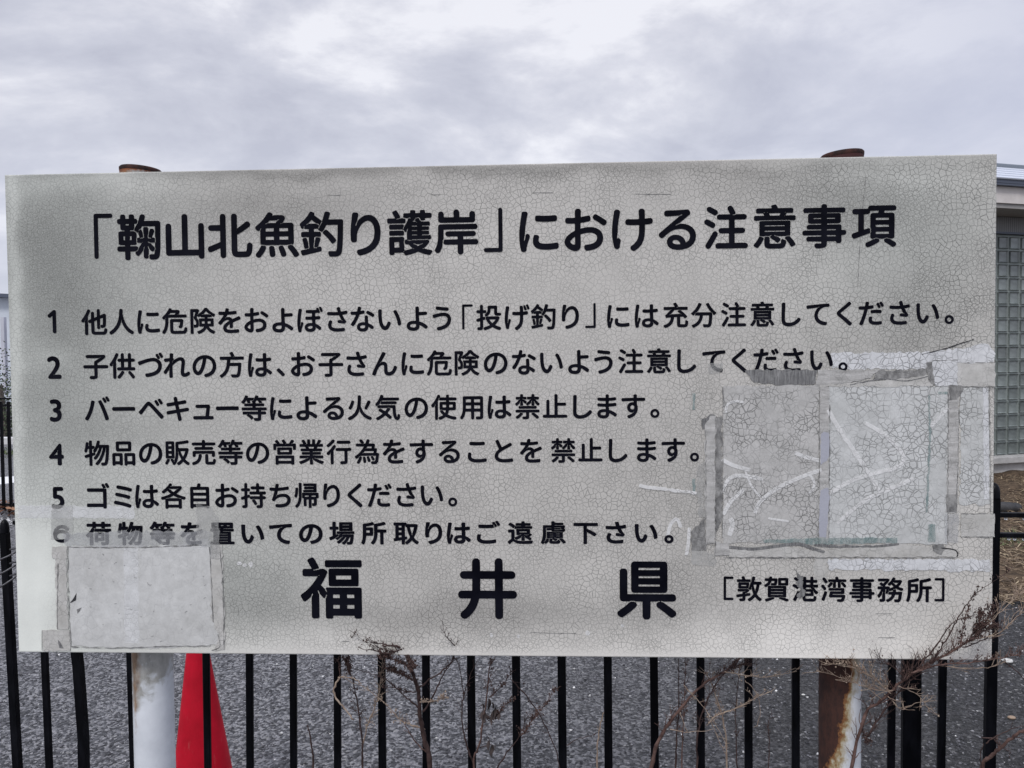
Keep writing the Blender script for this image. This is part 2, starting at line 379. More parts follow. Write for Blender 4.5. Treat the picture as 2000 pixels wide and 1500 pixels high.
def panel():
    nx, nz = 240, 120
    xs = np.linspace(-W2+.0022, W2-.0022, nx+1); zs = np.linspace(BZ+.0022, BZ+H-.0022, nz+1)
    GX, GZ = np.meshgrid(xs, zs); P = np.stack([GX, np.zeros_like(GX), GZ], -1)
    V = P.reshape(-1, 3) - np.array(OFF)
    F = []
    for j in range(nz):
        for i in range(nx):
            q = j*(nx+1)+i; F.append((q, q+1, q+nx+2, q+nx+1))
    V = [tuple(v) for v in V]
    # rounded rim: from the grid border out to the panel side
    bd = [i for i in range(nx+1)] + [j*(nx+1)+nx for j in range(1, nz+1)] + [nz*(nx+1)+i for i in range(nx-1, -1, -1)] + [j*(nx+1) for j in range(nz-1, 0, -1)]
    prev = bd
    for (o, d) in ((.0014, .0006), (.0022, .0022), (.0022, .0180)):
        new = []
        for q in bd:
            x, y, z = V[q]; X0, Z0 = x, z
            ex = 1 if x > W2-.003 else -1 if x < -W2+.003 else 0
            ez = 1 if z > BZ+H-.003 else -1 if z < BZ+.003 else 0
            new.append(len(V)); V.append((x + ex*o, -OFF.y + d, z + ez*o))
        n_ = len(bd)
        for k in range(n_): F.append((prev[k], new[k], new[(k+1) % n_], prev[(k+1) % n_]))
        prev = new
    F.append(tuple(prev))
    me = bpy.data.meshes.new('panel'); me.from_pydata(V, [], F); me.update()
    px = topx(np.array(V) + np.array(OFF)); x, y = px[:, 0].copy(), px[:, 1].copy()
    rw = np.random.RandomState(11)
    for k in range(26):                       # ragged outlines for the stains
        fq = rw.uniform(.014, .16); an = rw.uniform(0, 6.28); ph = rw.uniform(0, 6.28, 2); am = .075/fq
        q = (px[:, 0]*math.cos(an)+px[:, 1]*math.sin(an))*fq; x += am*np.sin(q+ph[0])*.9; y += am*np.sin(q+ph[1])*.9
    tone = np.full(len(V), .560) - .05*np.exp(-((BZ+H-np.array([v[2] for v in V]))/.022)) - .03*np.exp(-(np.array([v[0] for v in V])+W2)/.05)
    for a, b_, sx, sy, m_ in BL: tone += 1.75*m_*np.exp(-.5*(((x-a)/sx)**2 + ((y-b_)/sy)**2))
    green = .15 + .75*np.exp(-.5*((x-60)/220)**2) + .6*np.exp(-.5*(((x-1750)/160)**2 + ((y-430)/160)**2)) + .5*np.exp(-.5*(((x-480)/120)**2 + ((y-1130)/90)**2))
    eb = BZ + H - np.array([v[2] for v in V]); ebot = np.array([v[2] for v in V]) - BZ
    crk = np.full(len(V), .80)
    crk *= 1 - .95/(1+np.exp((x-115)/14))*(1/(1+np.exp((1030-y)/14)))       # clean lower left corner
    crk *= np.clip((ebot-.004)/.010, 0, 1) * np.clip((eb-.003)/.01, .25, 1)
    crk *= .62 + .38*np.clip((x-150)/600, 0, 1)
    crk += .25*np.exp(-.5*(((x-1870)/70)**2 + ((y-800)/450)**2))
    ca = me.color_attributes.new('wear', 'FLOAT_COLOR', 'POINT')
    C = np.stack([tone, np.clip(green, 0, 1), np.clip(crk, 0, 1), np.ones(len(V))], 1)
    ca.data.foreach_set('color', C.reshape(-1).astype(np.float32))
    return link('panel', me, M['paint'], sign)
panel()

# channels behind the panel, and clamps
for z in (1.18, 1.70):
    MB().box((-.86, .0185 - .05, z-.02), (.86, .0385 - .05, z+.02)).build('rail', M['steel'], sign)
PXL, PXR = at(301, 1400, .079), at(1640, 1400, .079)
def post(x, m, tilt, lab):
    p = MB(); n = 40; top = 1.9235; r = .0378
    prof = [(r, 0), (r, .5), (r, 1.0), (r, 1.3), (r, 1.6), (r, 1.85), (r, top-.004)]
    p.lathe(prof, n, (0, 0))
    for v_ in p.v:
        if v_.z > 1.9: v_.z += v_.x * tilt
    o = p.build('post', m, sign, True, (x, .029, 0)); o['label'] = lab
    q = MB(); q.lathe([(r+.0003, top-.006), (r+.0006, top-.004), (r+.0007, top), (r*.96, top+.0025), (.0001, top+.004)], n)
    for v_ in q.v: v_.z += v_.x * tilt
    q.build('cap', M['rim'], o, True)
    for z in (1.18, 1.70):
        c = MB(); c.lathe([(r+.001, z-.012), (r+.003, z-.012), (r+.003, z+.012), (r+.001, z+.012)], 32)
        c.build('clamp', M['steel'], o, True)
post(PXL.x, M['post_left'], -.06, 'white pipe post spotted with grey and brown weathering')
post(PXR.x, M['post_right'], .07, 'white pipe post with its left half rusted dark brown')

# ------------------------------------------------------------------ lettering
# The strokes start from Blender's own built-in font: each outline is eroded and dilated again on a distance
# field, which rounds the stroke ends and thickens them the way the sign's lettering is cut.
GN = 220; G0 = -0.16; GH = (1.14 - G0)/(GN-1)
grid_x = G0 + np.arange(GN)*GH; grid_y = grid_x - 0.12
GGX, GGY = np.meshgrid(grid_x, grid_y)
def win(lo, hi, base):
    return max(0, int((lo-base)/GH)), min(GN, int((hi-base)/GH)+2)
def dist_to(A, B, band=.075):
    D = np.full((GN, GN), band)
    for (ax, ay), (bx, by) in zip(A, B):
        i0, i1 = win(min(ax, bx)-band, max(ax, bx)+band, grid_x[0]); j0, j1 = win(min(ay, by)-band, max(ay, by)+band, grid_y[0])
        if i1 <= i0 or j1 <= j0: continue
        X_ = grid_x[None, i0:i1]; Y_ = grid_y[j0:j1, None]; dx, dy = bx-ax, by-ay; q = max(dx*dx+dy*dy, 1e-12)
        t = np.clip(((X_-ax)*dx+(Y_-ay)*dy)/q, 0, 1)
        d = np.hypot(X_-ax-t*dx, Y_-ay-t*dy); W = D[j0:j1, i0:i1]; np.minimum(W, d, out=W)
    return D
def inside_of(A, B):
    I = np.zeros((GN, GN), bool)
    for (ax, ay), (bx, by) in zip(A, B):
        if abs(by-ay) < 1e-12: continue
        r = np.nonzero((ay > grid_y) != (by > grid_y))[0]
        if len(r) == 0: continue
        xc = ax + (grid_y[r]-ay)*(bx-ax)/(by-ay)
        I[r] ^= grid_x[None, :] < xc[:, None]
    return I
TAB = {1: ('bl',), 2: ('rb',), 3: ('rl',), 4: ('tr',), 5: ('bl', 'tr'), 6: ('tb',), 7: ('tl',), 8: ('lt',), 9: ('bt',), 10: ('rb', 'lt'), 11: ('rt',), 12: ('lr',), 13: ('br',), 14: ('lb',)}
def iso(F, level):
    G_ = F-level; G_ = np.where(np.abs(G_) < 1e-9, 1e-9, G_); I = G_ < 0
    C = I[:-1, :-1]*1 + I[:-1, 1:]*2 + I[1:, 1:]*4 + I[1:, :-1]*8
    nxt = {}
    for j, i in zip(*np.nonzero((C > 0) & (C < 15))):
        j = int(j); i = int(i); K = {'b': (0, j, i), 't': (0, j+1, i), 'l': (1, j, i), 'r': (1, j, i+1)}
        for pq in TAB[int(C[j, i])]: nxt[K[pq[0]]] = K[pq[1]]
    loops = []
    while nxt:
        s0, q = nxt.popitem(); lp = [s0]
        while q != s0: lp.append(q); q = nxt.pop(q)
        out = []
        for h_, j, i in lp:
            if h_ == 0: t = G_[j, i]/(G_[j, i]-G_[j, i+1]); out.append((grid_x[i]+t*GH, grid_y[j]))
            else: t = G_[j, i]/(G_[j, i]-G_[j+1, i]); out.append((grid_x[i], grid_y[j]+t*GH))
        loops.append(np.array(out))
    return loops
def loop_area(l): x, y = l[:, 0], l[:, 1]; return .5*(x*np.roll(y, -1)-y*np.roll(x, -1)).sum()
def holes_sig(ls): return sorted(loop_area(l) > 0 for l in ls if abs(loop_area(l)) > 1e-5)
def edges_of(ls): return np.concatenate(ls), np.concatenate([np.roll(l, -1, 0) for l in ls])
def thin_out(P, eps):
    n_ = len(P); far = int(((P-P[0])**2).sum(1).argmax())
    def rec(a, b_):
        if b_ <= a+1: return []
        A = P[a]; d = P[b_ % n_]-A; l_ = math.hypot(d[0], d[1]); q = P[a+1:b_]-A
        e = np.abs(q[:, 0]*d[1]-q[:, 1]*d[0])/l_ if l_ > 1e-9 else np.hypot(q[:, 0], q[:, 1])
        k = int(e.argmax())
        if e[k] < eps: return []
        k = a+1+k; return rec(a, k)+[k]+rec(k, b_)
    return P[[0]+rec(0, far)+[far]+rec(far, n_)]
DRAWN = {'6': ([[(.38+.25*math.cos(a*.2618), .27+.20*math.sin(a*.2618)) for a in range(25)], [(.13, .27), (.12, .38), (.16, .52), (.27, .64), (.40, .67), (.52, .65), (.60, .57)]], .068), '1': ([[(.14, .60), (.30, .73), (.30, .09)]], .060), '「': ([[(.62, .84), (.30, .84), (.30, -.02)]], .045), '」': ([[(.38, -.02), (.70, -.02), (.70, .84)]], .045),
         '[': ([[(.62, .80), (.34, .80), (.34, -.01), (.62, -.01)]], .048), ']': ([[(.38, .80), (.66, .80), (.66, -.01), (.38, -.01)]], .048)}
def outlines(ch, style):
    if ch in DRAWN:
        ls, r_ = DRAWN[ch]; A = [a for l in ls for a in l[:-1]]; B = [a for l in ls for a in l[1:]]
        return [thin_out(l, .0022) for l in iso(dist_to(A, B)-r_, 0)]
    fc = bpy.data.curves.new('outline', 'FONT'); fc.body = ch; fc.fill_mode = 'NONE'; fc.resolution_u = 6
    fo = bpy.data.objects.new('outline', fc); COL.objects.link(fo)
    dg = bpy.context.evaluated_depsgraph_get(); dg.update(); ev = fo.evaluated_get(dg); me = ev.to_mesh()
    V = np.array([v_.co[:2] for v_ in me.vertices]); E = np.array([tuple(e.vertices) for e in me.edges]); ev.to_mesh_clear()
    bpy.data.objects.remove(fo); bpy.data.curves.remove(fc)
    A, B = V[E[:, 0]], V[E[:, 1]]
    s0 = dist_to(A, B); s0 = np.where(inside_of(A, B), -s0, s0); want = holes_sig(iso(s0, 0))
    grow = .0235 if style == 'R' else .031
    for e in ((.030, .024, .018, .012, .006, .003, 0) if style == 'R' else (.004, 0)):
        er = iso(s0, -e)
        if holes_sig(er) == want: break
    A, B = edges_of(er); f = dist_to(A, B); f = np.where(s0 < -e, -f, f)
    gy_, gx_ = np.gradient(s0, GH); F = f-(e+grow)
    guard = (np.hypot(gx_, gy_) < .5) & (s0 > .004) & (s0 < grow+.009)     # keep narrow gaps between strokes open
    if guard.any():
        Q = np.stack([GGX[guard], GGY[guard]], 1); F = np.maximum(F, .0085-dist_to(Q, Q, .03))
    F = np.minimum(F, s0+.001) if style == 'B' else np.minimum(F, np.maximum(s0+.001, f-(e+.002)))
    return [thin_out(l, .0020) for l in iso(F, 0) if abs(loop_area(l)) > 1e-5]
GL = {}
def glyph(key):
    if key in GL: return GL[key]
    pts_all = [[(float(a), float(b_)) for a, b_ in l] for l in outlines(key[1], key[0])]
    cu = bpy.data.curves.new('character', 'CURVE'); cu.dimensions = '2D'; cu.fill_mode = 'BOTH'; cu.extrude = .0035
    xs = [p[0] for q in pts_all for p in q]; cx = (min(xs)+max(xs))/2; hw = max(xs)-min(xs)
    for pts in pts_all:
        s = cu.splines.new('POLY'); s.points.add(len(pts)-1); s.use_cyclic_u = True
        for p, q in zip(s.points, pts): p.co = (q[0]-cx, q[1]-.38, 0, 1)
    tmp = bpy.data.objects.new('tmp', cu); COL.objects.link(tmp)
    dg = bpy.context.evaluated_depsgraph_get(); dg.update()
    me = bpy.data.meshes.new_from_object(tmp.evaluated_get(dg)); me.name = 'character'
    bpy.data.objects.remove(tmp); bpy.data.curves.remove(cu)
    me.materials.clear(); me.materials.append(M['vinyl'])
    GL[key] = me; return me
KANA = set('におけるをよぼさないうげりはしてくだづれのんバーベキュによるますことをゴミおちごい')
SMALL = set('。、')
MPP = 1.8/1935
def line(label, chars, yl, yr, x0, x1, em, sy=1.0, style='R', depth=.0005, wx=1.0):
    """chars: list of (character, px centre). baseline-centre row runs from (x0,yl) to (x1,yr) in the photo"""
    e = empty('text_line', (0, 0, 0)); e.parent = sign; e['label'] = label
    for ch, px in chars:
        py = yl + (yr-yl)*(px-x0)/(x1-x0)
        p = at(px, py, -depth)
        lm = (at(px+50, py, 0) - at(px-50, py, 0)).length/100
        s = em*lm*(1.045 if ch in KANA else 1.13 if ch in '12345' else 1.0 if ch == '6' else 1.0)
        o = bpy.data.objects.new('character', glyph(style+ch)); COL.objects.link(o)
        o.parent = e; o.location = L(p); o.rotation_euler = (R(90), 0, 0); o.scale = (s*wx, s*sy, 1 if em < 80 else 1)
        o.scale = (s*wx, s*sy, s)
def seq(st, xs): return list(zip(st, xs))
line('large title row', seq('「鞠山北魚釣り護岸」における注意事項', [202, 271, 361, 449, 541, 628, 714, 800, 891.5, 963, 1052.5, 1143.5, 1235, 1323, 1418, 1513, 1610, 1707]), 463, 440, 271, 1707, 90)
line('row numbered 1', seq('1他人に危険をおよぼさないよう「投げ釣り」には充分注意してください。',
     [101.5, 184, 237, 290, 341, 396, 448, 500.5, 552, 605.5, 659, 708, 761, 814.5, 863, 913, 954.5, 1010, 1061, 1114, 1153, 1207.5, 1263, 1320, 1374.5, 1433, 1489, 1545, 1597.5, 1649, 1701.5, 1757, 1812, 1854]), 629, 610, 184, 1812, 51.5)
line('row numbered 2', seq('2子供づれの方は、お子さんに危険のないよう注意してください。',
     [106, 187, 239, 294, 345, 399, 452.5, 507.5, 548, 591.5, 646, 696.5, 751, 806, 858, 912, 968, 1023, 1077, 1130, 1178.5, 1232, 1287, 1341, 1394, 1443.5, 1496, 1549.5, 1604.5, 1646.5]), 715, 702, 187, 1605, 51.5)
line('row numbered 3', seq('3バーベキュー等による火気の使用は禁止します。',
     [108.5, 190, 241.5, 295, 347, 397, 444, 496, 549, 599, 651, 702.5, 757, 813, 867, 921, 975.5, 1030, 1084, 1137.5, 1185.5, 1237, 1279]), 799, 793, 190, 1237, 51)
line('row numbered 4', seq('4物品の販売等の営業行為をすることを禁止します。',
     [110, 189, 241.5, 294, 346, 398, 450, 503, 556, 608, 662, 716.5, 769, 823, 877.5, 932, 984, 1037, 1100, 1153, 1207, 1263, 1315, 1356.5]), 885, 878.5, 189, 1315, 50.5)
line('row numbered 5', seq('5ゴミは各自お持ち帰りください。',
     [113, 191.5, 240, 287, 338.5, 390, 443, 495, 547, 598.5, 647.5, 693, 741, 793.5, 843.5, 884]), 969.5, 966, 191, 844, 50.5)
line('heavier square cut row numbered 6', seq('6荷物等を置いての場所取りはご遠慮下さい。',
     [120, 192.5, 254, 317, 374.5, 434, 493.5, 548, 607, 667.5, 730, 793, 847, 896, 954, 1016, 1080.5, 1144, 1203, 1262, 1306.5]), 1042, 1040, 192, 1262, 47.5, .97, 'B', wx=1.06)
line('largest characters near the bottom', seq('福井県', [647, 952, 1263]), 1148, 1151, 647, 1263, 124)
line('small bracketed row at the lower right', seq('[敦賀港湾事務所]', [1423, 1463, 1516.5, 1573, 1628.5, 1683.5, 1739, 1795, 1835]), 1150, 1152.5, 1463, 1835, 52)

# ------------------------------------------------------------------ tape, torn stickers and paint marks on the panel
def jag(pts, amp, step=9):
    out = []
    for (a, b_) in zip(pts, pts[1:] + pts[:1]):
        d = math.hypot(b_[0]-a[0], b_[1]-a[1]); k = max(1, int(d/step)); nx_, ny_ = -(b_[1]-a[1])/d, (b_[0]-a[0])/d
        for i in range(k):
            u = i/k; j = 0 if i == 0 else rnd.uniform(-amp, amp)
            out.append((a[0]+(b_[0]-a[0])*u+nx_*j, a[1]+(b_[1]-a[1])*u+ny_*j))
    return out
SHEETS = [0]
def sheet(name, pts, m, d=.0004, th=.0003, amp=1.0, label=None, step=9):
    pts = jag([tuple(p) for p in pts], amp*1.5, step*.75); SHEETS[0] += 1; d = .0003 + d*.42 + (SHEETS[0] % 40)*.000004
    if m in (m_film, m_film2, m_chalk, m_band): th = 0
    th *= .6
    cu = bpy.data.curves.new(name, 'CURVE'); cu.dimensions = '2D'; cu.fill_mode = 'BOTH'; cu.extrude = th/2
    s = cu.splines.new('POLY'); s.points.add(len(pts)-1); s.use_cyclic_u = True
    for p, q in zip(s.points, pts):
        P = at(q[0], q[1], 0); p.co = (P.x, P.z, 0, 1)
    tmp = bpy.data.objects.new('tmp', cu); COL.objects.link(tmp)
    dg = bpy.context.evaluated_depsgraph_get(); dg.update()
    me = bpy.data.meshes.new_from_object(tmp.evaluated_get(dg)); me.name = name
    bpy.data.objects.remove(tmp); bpy.data.curves.remove(cu)
    # bring into sign space: curve (x, y, extrude) -> (x, -d, z)
    me.transform(Matrix.Translation((0, -d-OFF.y, 0)) @ Matrix.Rotation(R(90), 4, 'X'))
    me.materials.clear(); me.materials.append(m)
    o = bpy.data.objects.new(name, me); COL.objects.link(o); o.parent = sign
    if label: o['label'] = label
    return o
def rect(x0, y0, x1, y1, sk=0): return [(x0, y0), (x1, y0), (x1+sk, y1), (x0+sk, y1)]
def stroke(name, pts, wpx, m, d=.0012, label=None, amp=.6):
    a = []; b_ = []
    for i, p in enumerate(pts):
        q0 = pts[max(i-1, 0)]; q1 = pts[min(i+1, len(pts)-1)]
        dx, dy = q1[0]-q0[0], q1[1]-q0[1]; l_ = math.hypot(dx, dy) or 1
        ww = wpx/2*(.8 if i in (0, len(pts)-1) else 1)
        a.append((p[0]-dy/l_*ww, p[1]+dx/l_*ww)); b_.append((p[0]+dy/l_*ww, p[1]-dx/l_*ww))
    return sheet(name, a + b_[::-1], m, d, .0002, amp, label, 7)
def cr(pts, k=5):
    out = []
    P = [pts[0]] + list(pts) + [pts[-1]]
    for i in range(1, len(P)-2):
        for j in range(k):
            u = j/k; p0, p1, p2, p3 = P[i-1], P[i], P[i+1], P[i+2]
            out.append(tuple(.5*((2*b1) + (-a1+c1)*u + (2*a1-5*b1+4*c1-d1)*u*u + (-a1+3*b1-3*c1+d1)*u**3) for a1, b1, c1, d1 in zip(p0, p1, p2, p3)))
    out.append(tuple(pts[-1])); return out

m_band = patch_mat('faint_pale_film', (.84, .85, .85), (.94, .95, .95), .15, 90, .60, 40)
m_clean = patch_mat('clean_film', (.74, .75, .75), (.82, .83, .83), .0, alpha=1, scale=60)
m_res = patch_mat('smooth_residue', (.62, .62, .60), (.74, .745, .73), .12, 60, .86, 7, dark=(.4, .4, .4), wd=.03)
m_white = patch_mat('pale_residue', (.70, .71, .72), (.84, .85, .86), .85, 92, .88, 30, dark=(.12, .12, .12))
m_beige = patch_mat('yellowed_tape', (.54, .53, .495), (.72, .71, .68), .50, 90, .84, 22, wd=.05)
m_beige2 = patch_mat('grey_beige_tape', (.36, .355, .34), (.68, .67, .65), .35, 90, .93, 40, (.5, 1, 3), wd=.05, seed=4)
m_film = patch_mat('clear_film', (.46, .47, .49), (.68, .69, .70), 0, 60, .40, 60)
m_film2 = patch_mat('grey_film', (.44, .445, .44), (.66, .66, .64), .3, 90, .38, 50)
m_dark = patch_mat('dirty_adhesive', (.10, .10, .105), (.34, .34, .335), .3, 90, .86, 70, (6, 1, .6))
m_dark2 = patch_mat('dirty_adhesive_streaked', (.09, .09, .092), (.46, .455, .44), .4, 95, .84, 70, (1, 1, .6))
m_left = patch_mat('cracked_grey_pane', (.51, .505, .485), (.64, .63, .61), .88, 98, .90, 16, dark=(.10, .10, .095), seed=7)
m_right = patch_mat('cracked_pale_pane', (.60, .61, .595), (.72, .73, .72), .80, 92, .92, 12, dark=(.12, .12, .115), seed=9)
m_lilac = patch_mat('lilac_grey_print', (.40, .41, .47), (.45, .46, .52), 0, scale=20)
m_teal = patch_mat('teal_print', (.12, .26, .26), (.60, .64, .62), 0, alpha=.38, scale=160, streak=(1, 1, .3))
m_chalk = patch_mat('white_marker', (.84, .84, .83), (.93, .93, .92), .65, 100, .77, 60)
m_blackm, _, _ = mat('black_smear', (.03, .03, .033), .8)

# left lower sticker
sheet('sticker_residue', rect(34, 988, 262, 1012), m_band, .0002, .0002, 1.5, 'pale clean strip where tape was peeled')
sheet('sticker_residue', [(134, 1066), (411, 1064), (424, 1150), (432, 1258), (300, 1266), (140, 1262), (136, 1150)], m_res, .0010, .0004, 1.2, 'smooth pale rectangle of old sticker at the lower left')
sheet('tape_strip', rect(242, 1070, 270, 1256, 2), m_band, .0014, .0002, 1.2, 'white vertical band in the middle of the lower left sticker')
sheet('tape_strip', rect(100, 986, 143, 1054), m_film2, .0016, .0003, 1.0, 'translucent yellowed tape over the figure 6')
sheet('tape_strip', rect(103, 1067, 132, 1090), m_beige, .0020, .0003, 1.0)
sheet('tape_strip', rect(108, 1091, 130, 1229, 4), m_beige, .0015, .0003, 1.0, 'narrow vertical tape on the left side of the lower left sticker')
sheet('tape_strip', rect(83, 1230, 136, 1271, 2), m_beige, .0020, .0003, .8, 'square of yellowed tape at the bottom left corner')
sheet('tape_strip', [(120, 1044), (300, 1036), (410, 1038), (410, 1066), (130, 1067)], m_film, .0017, .0003, 2.5, 'clear tape greying the lower half of the sixth row')
sheet('tape_strip', [(383, 985), (410, 988), (428, 1010), (430, 1092), (412, 1092), (408, 1052), (384, 1050)], m_film2, .0021, .0003, 1.5)
sheet('tape_strip', [(412, 1064), (434, 1064), (439, 1268), (420, 1272), (428, 1240), (413, 1210)], m_beige, .0017, .0004, 2.0, 'wrinkled vertical tape on the right side of the lower left sticker')
for pts, wd in (([(114, 1100), (113, 1180), (113, 1228)], 1.3), ([(133, 1066), (134, 1150), (139, 1262)], 1.4), ([(133, 1068), (260, 1069), (404, 1064)], 1.5), ([(410, 1068), (414, 1150), (417, 1215)], 1.8),
                ([(140, 1263), (230, 1265), (330, 1262), (412, 1261)], 1.4), ([(426, 1238), (430, 1262), (414, 1270)], 1.5), ([(83, 1231), (83, 1270)], 1.2), ([(429, 1060), (436, 1150), (438, 1266)], 1.1)):
    stroke('tape_edge', cr(pts), wd, m_dark2, .0026, None, .7)
sheet('tear', [(146, 1165), (150, 1158), (149, 1172), (141, 1176), (137, 1177)], m_blackm, .0022, .0002, .8)
sheet('tear', [(114, 1249), (122, 1260), (125, 1266), (117, 1265)], m_dark, .0026, .0002, .8)
sheet('tear', [(151, 1190), (160, 1186), (157, 1192), (152, 1198)], m_dark, .0022, .0002, .8)
for k in range(26):
    x, y = rnd.uniform(150, 400), rnd.uniform(1080, 1255); a = rnd.uniform(-.8, .8); l_ = rnd.uniform(2, 6)
    stroke('scratch', [(x, y), (x+l_*math.cos(a)*.5, y+l_*math.sin(a)+.6), (x+l_*math.cos(a), y+l_*math.sin(a))], .9, m_dark2, .0019, None, .2)
for (x, y, r_) in ((468, 1100, 5), (478, 1104, 4), (490, 1102, 6), (960, 1240, 4.5), (1147, 1236, 6), (1012, 1242, 4), (1215, 1222, 4)):
    sheet('paint_spot', [(x+r_*math.cos(q)*rnd.uniform(.6, 1.2), y+r_*math.sin(q)*rnd.uniform(.6, 1.2)) for q in [i*.785 for i in range(8)]], m_chalk, .0006, .0003, .3)

# right hand sticker area
sheet('sticker_residue', [(1622, 690), (1832, 686), (1930, 672), (1944, 690), (1940, 708), (1810, 722), (1626, 720)], m_white, .00018, .00015, 2, 'bluish white cracked strip above the right sticker frame')
sheet('sticker_residue', [(1412, 754), (1600, 752), (1600, 1058), (1412, 1060)], m_left, .0008, .0003, 1.5, 'grey cracked left pane of the right sticker frame')
sheet('sticker_residue', [(1618, 752), (1855, 754), (1850, 1064), (1616, 1058)], m_right, .0009, .0003, 1.5, 'paler cracked right pane of the right sticker frame')
sheet('sticker_residue', [(1876, 757), (1930, 756), (1934, 985), (1874, 985)], m_right, .0007, .0003, 2, 'coarsely cracked pale band beside the right edge')
sheet('sticker_residue', [(1618, 1091), (1932, 1092), (1934, 1116), (1618, 1112)], m_white, .0006, .0003, 2, 'white strip below the right sticker frame')
sheet('sticker_residue', [(1590, 1090), (1616, 1090), (1614, 1132), (1588, 1134)], m_beige, .00018, .00015, 2)
sheet('tape_strip', [(1454, 724), (1520, 722), (1597, 723), (1590, 751), (1530, 752), (1472, 746)], m_dark, .0016, .0003, 1.2, 'dark torn adhesive strip over the end of the second row')
sheet('tape_strip', [(1382, 712), (1412, 708), (1410, 724), (1402, 730), (1385, 731)], m_film2, .0016, .0003, 1.6)
sheet('tape_strip', [(1597, 722), (1718, 722), (1700, 738), (1640, 752), (1592, 752)], m_beige2, .0017, .0003, 1.5, 'streaked grey tape under the full stop of the second row')
sheet('tape_strip', [(1716, 723), (1808, 721), (1812, 738), (1740, 744), (1706, 740)], m_dark2, .0019, .0003, 2.0)
sheet('tape_strip', [(1600, 752), (1720, 744), (1822, 733), (1822, 754), (1600, 756)], m_beige, .0020, .0003, 1.4)
sheet('tape_strip', rect(1869, 709, 1943, 755), m_beige, .0021, .0003, 1.0, 'beige tape square at the right edge')
sheet('tape_strip', [(1818, 706), (1868, 702), (1870, 753), (1826, 753), (1816, 735)], m_white, .0026, .0003, 1.2, 'bluish white tape square at the top right corner of the frame')
sheet('tape_strip', [(1808, 708), (1820, 706), (1824, 752), (1812, 742)], m_dark2, .0027, .0003, 1.2)
sheet('tape_strip', rect(1601, 756, 1619, 1062, -2), m_beige2, .0018, .0003, .8, 'vertical tape dividing the two panes')
sheet('tape_strip', [(1603, 848), (1608, 843), (1618, 845), (1621, 860), (1620, 888), (1614, 900), (1602, 908)], m_lilac, .0024, .0003, .7, 'upper lilac grey scrap on the dividing tape')
sheet('tape_strip', [(1602, 958), (1616, 952), (1621, 972), (1617, 1000), (1613, 1050), (1598, 1048)], m_lilac, .0024, .0003, .9, 'lower lilac grey scrap on the dividing tape')
sheet('tape_strip', [(1852, 756), (1872, 760), (1872, 905), (1868, 1000), (1846, 1000), (1850, 900)], m_beige2, .0019, .0003, 1.0, 'grey tape down the right side of the frame')
sheet('tape_strip', [(1852, 752), (1882, 754), (1874, 772), (1868, 780), (1853, 782)], m_dark2, .0023, .0003, 1.6)
sheet('tape_strip', rect(1848, 965, 1868, 1000), m_dark2, .0022, .0003, 1.6)
sheet('tape_strip', [(1846, 1003), (1872, 1003), (1870, 1060), (1845, 1060)], m_film, .0021, .0003, 1.2)
sheet('tape_strip', rect(1876, 1003, 1942, 1048), m_beige, .0020, .0003, 1.0, 'lower beige tape square near the right edge')
sheet('tape_strip', rect(1919, 757, 1930, 975, 2), m_white, .0012, .0002, .8)
sheet('tape_strip', [(1376, 830), (1386, 812), (1398, 812), (1397, 930), (1396, 1060), (1378, 1062)], m_beige2, .0024, .0003, 1.5, 'pale streaked tape down the left side of the frame')
sheet('tape_strip', [(1396, 818), (1409, 812), (1411, 900), (1410, 1010), (1397, 1040)], m_dark2, .0020, .0003, 2.0, 'dark streaked adhesive beside the left tape')
sheet('tape_strip', [(1370, 818), (1386, 809), (1411, 815), (1410, 830), (1372, 838)], m_dark, .0018, .0003, 2.0)
sheet('tape_strip', [(1364, 908), (1378, 895), (1378, 1010), (1366, 1010), (1360, 950)], m_film2, .0017, .0003, 2.5)
sheet('tape_strip', [(1349, 1040), (1378, 1010), (1380, 1075), (1350, 1074)], m_dark2, .0016, .0003, 2.0)
sheet('tape_strip', [(1350, 1074), (1398, 1080), (1398, 1104), (1352, 1102)], m_film2, .0017, .0003, 1.5)
sheet('tape_strip', [(1395, 1058), (1424, 1060), (1424, 1084), (1396, 1084)], m_beige2, .0025, .0003, 1.5)
sheet('tape_strip', [(1424, 1072), (1520, 1064), (1600, 1076), (1690, 1064), (1750, 1062), (1866, 1074), (1872, 1087), (1600, 1088), (1424, 1088)], m_beige, .0018, .0003, 1.2, 'long yellowed tape along the bottom of the frame')
sheet('tape_strip', [(1820, 1064), (1842, 1062), (1846, 1072), (1838, 1084), (1822, 1076)], m_dark2, .0023, .0003, 1.4)
stroke('tape_edge', cr([(1424, 1068), (1470, 1072), (1520, 1066), (1560, 1062), (1590, 1072), (1610, 1078)]), 6, m_dark, .0026, 'dark wavy torn edge under the left pane', 1.2)
stroke('tape_edge', cr([(1590, 1064), (1660, 1067), (1720, 1066), (1755, 1062)]), 4.5, m_dark, .0026, None, 1.2)
stroke('tape_edge', cr([(1838, 1070), (1862, 1073), (1870, 1080), (1868, 1087)]), 2.2, m_blackm, .0027, None, .6)
stroke('tape_edge', cr([(1660, 752), (1720, 740), (1770, 744), (1815, 734)]), 2.2, m_dark, .0026, None, 1.0)
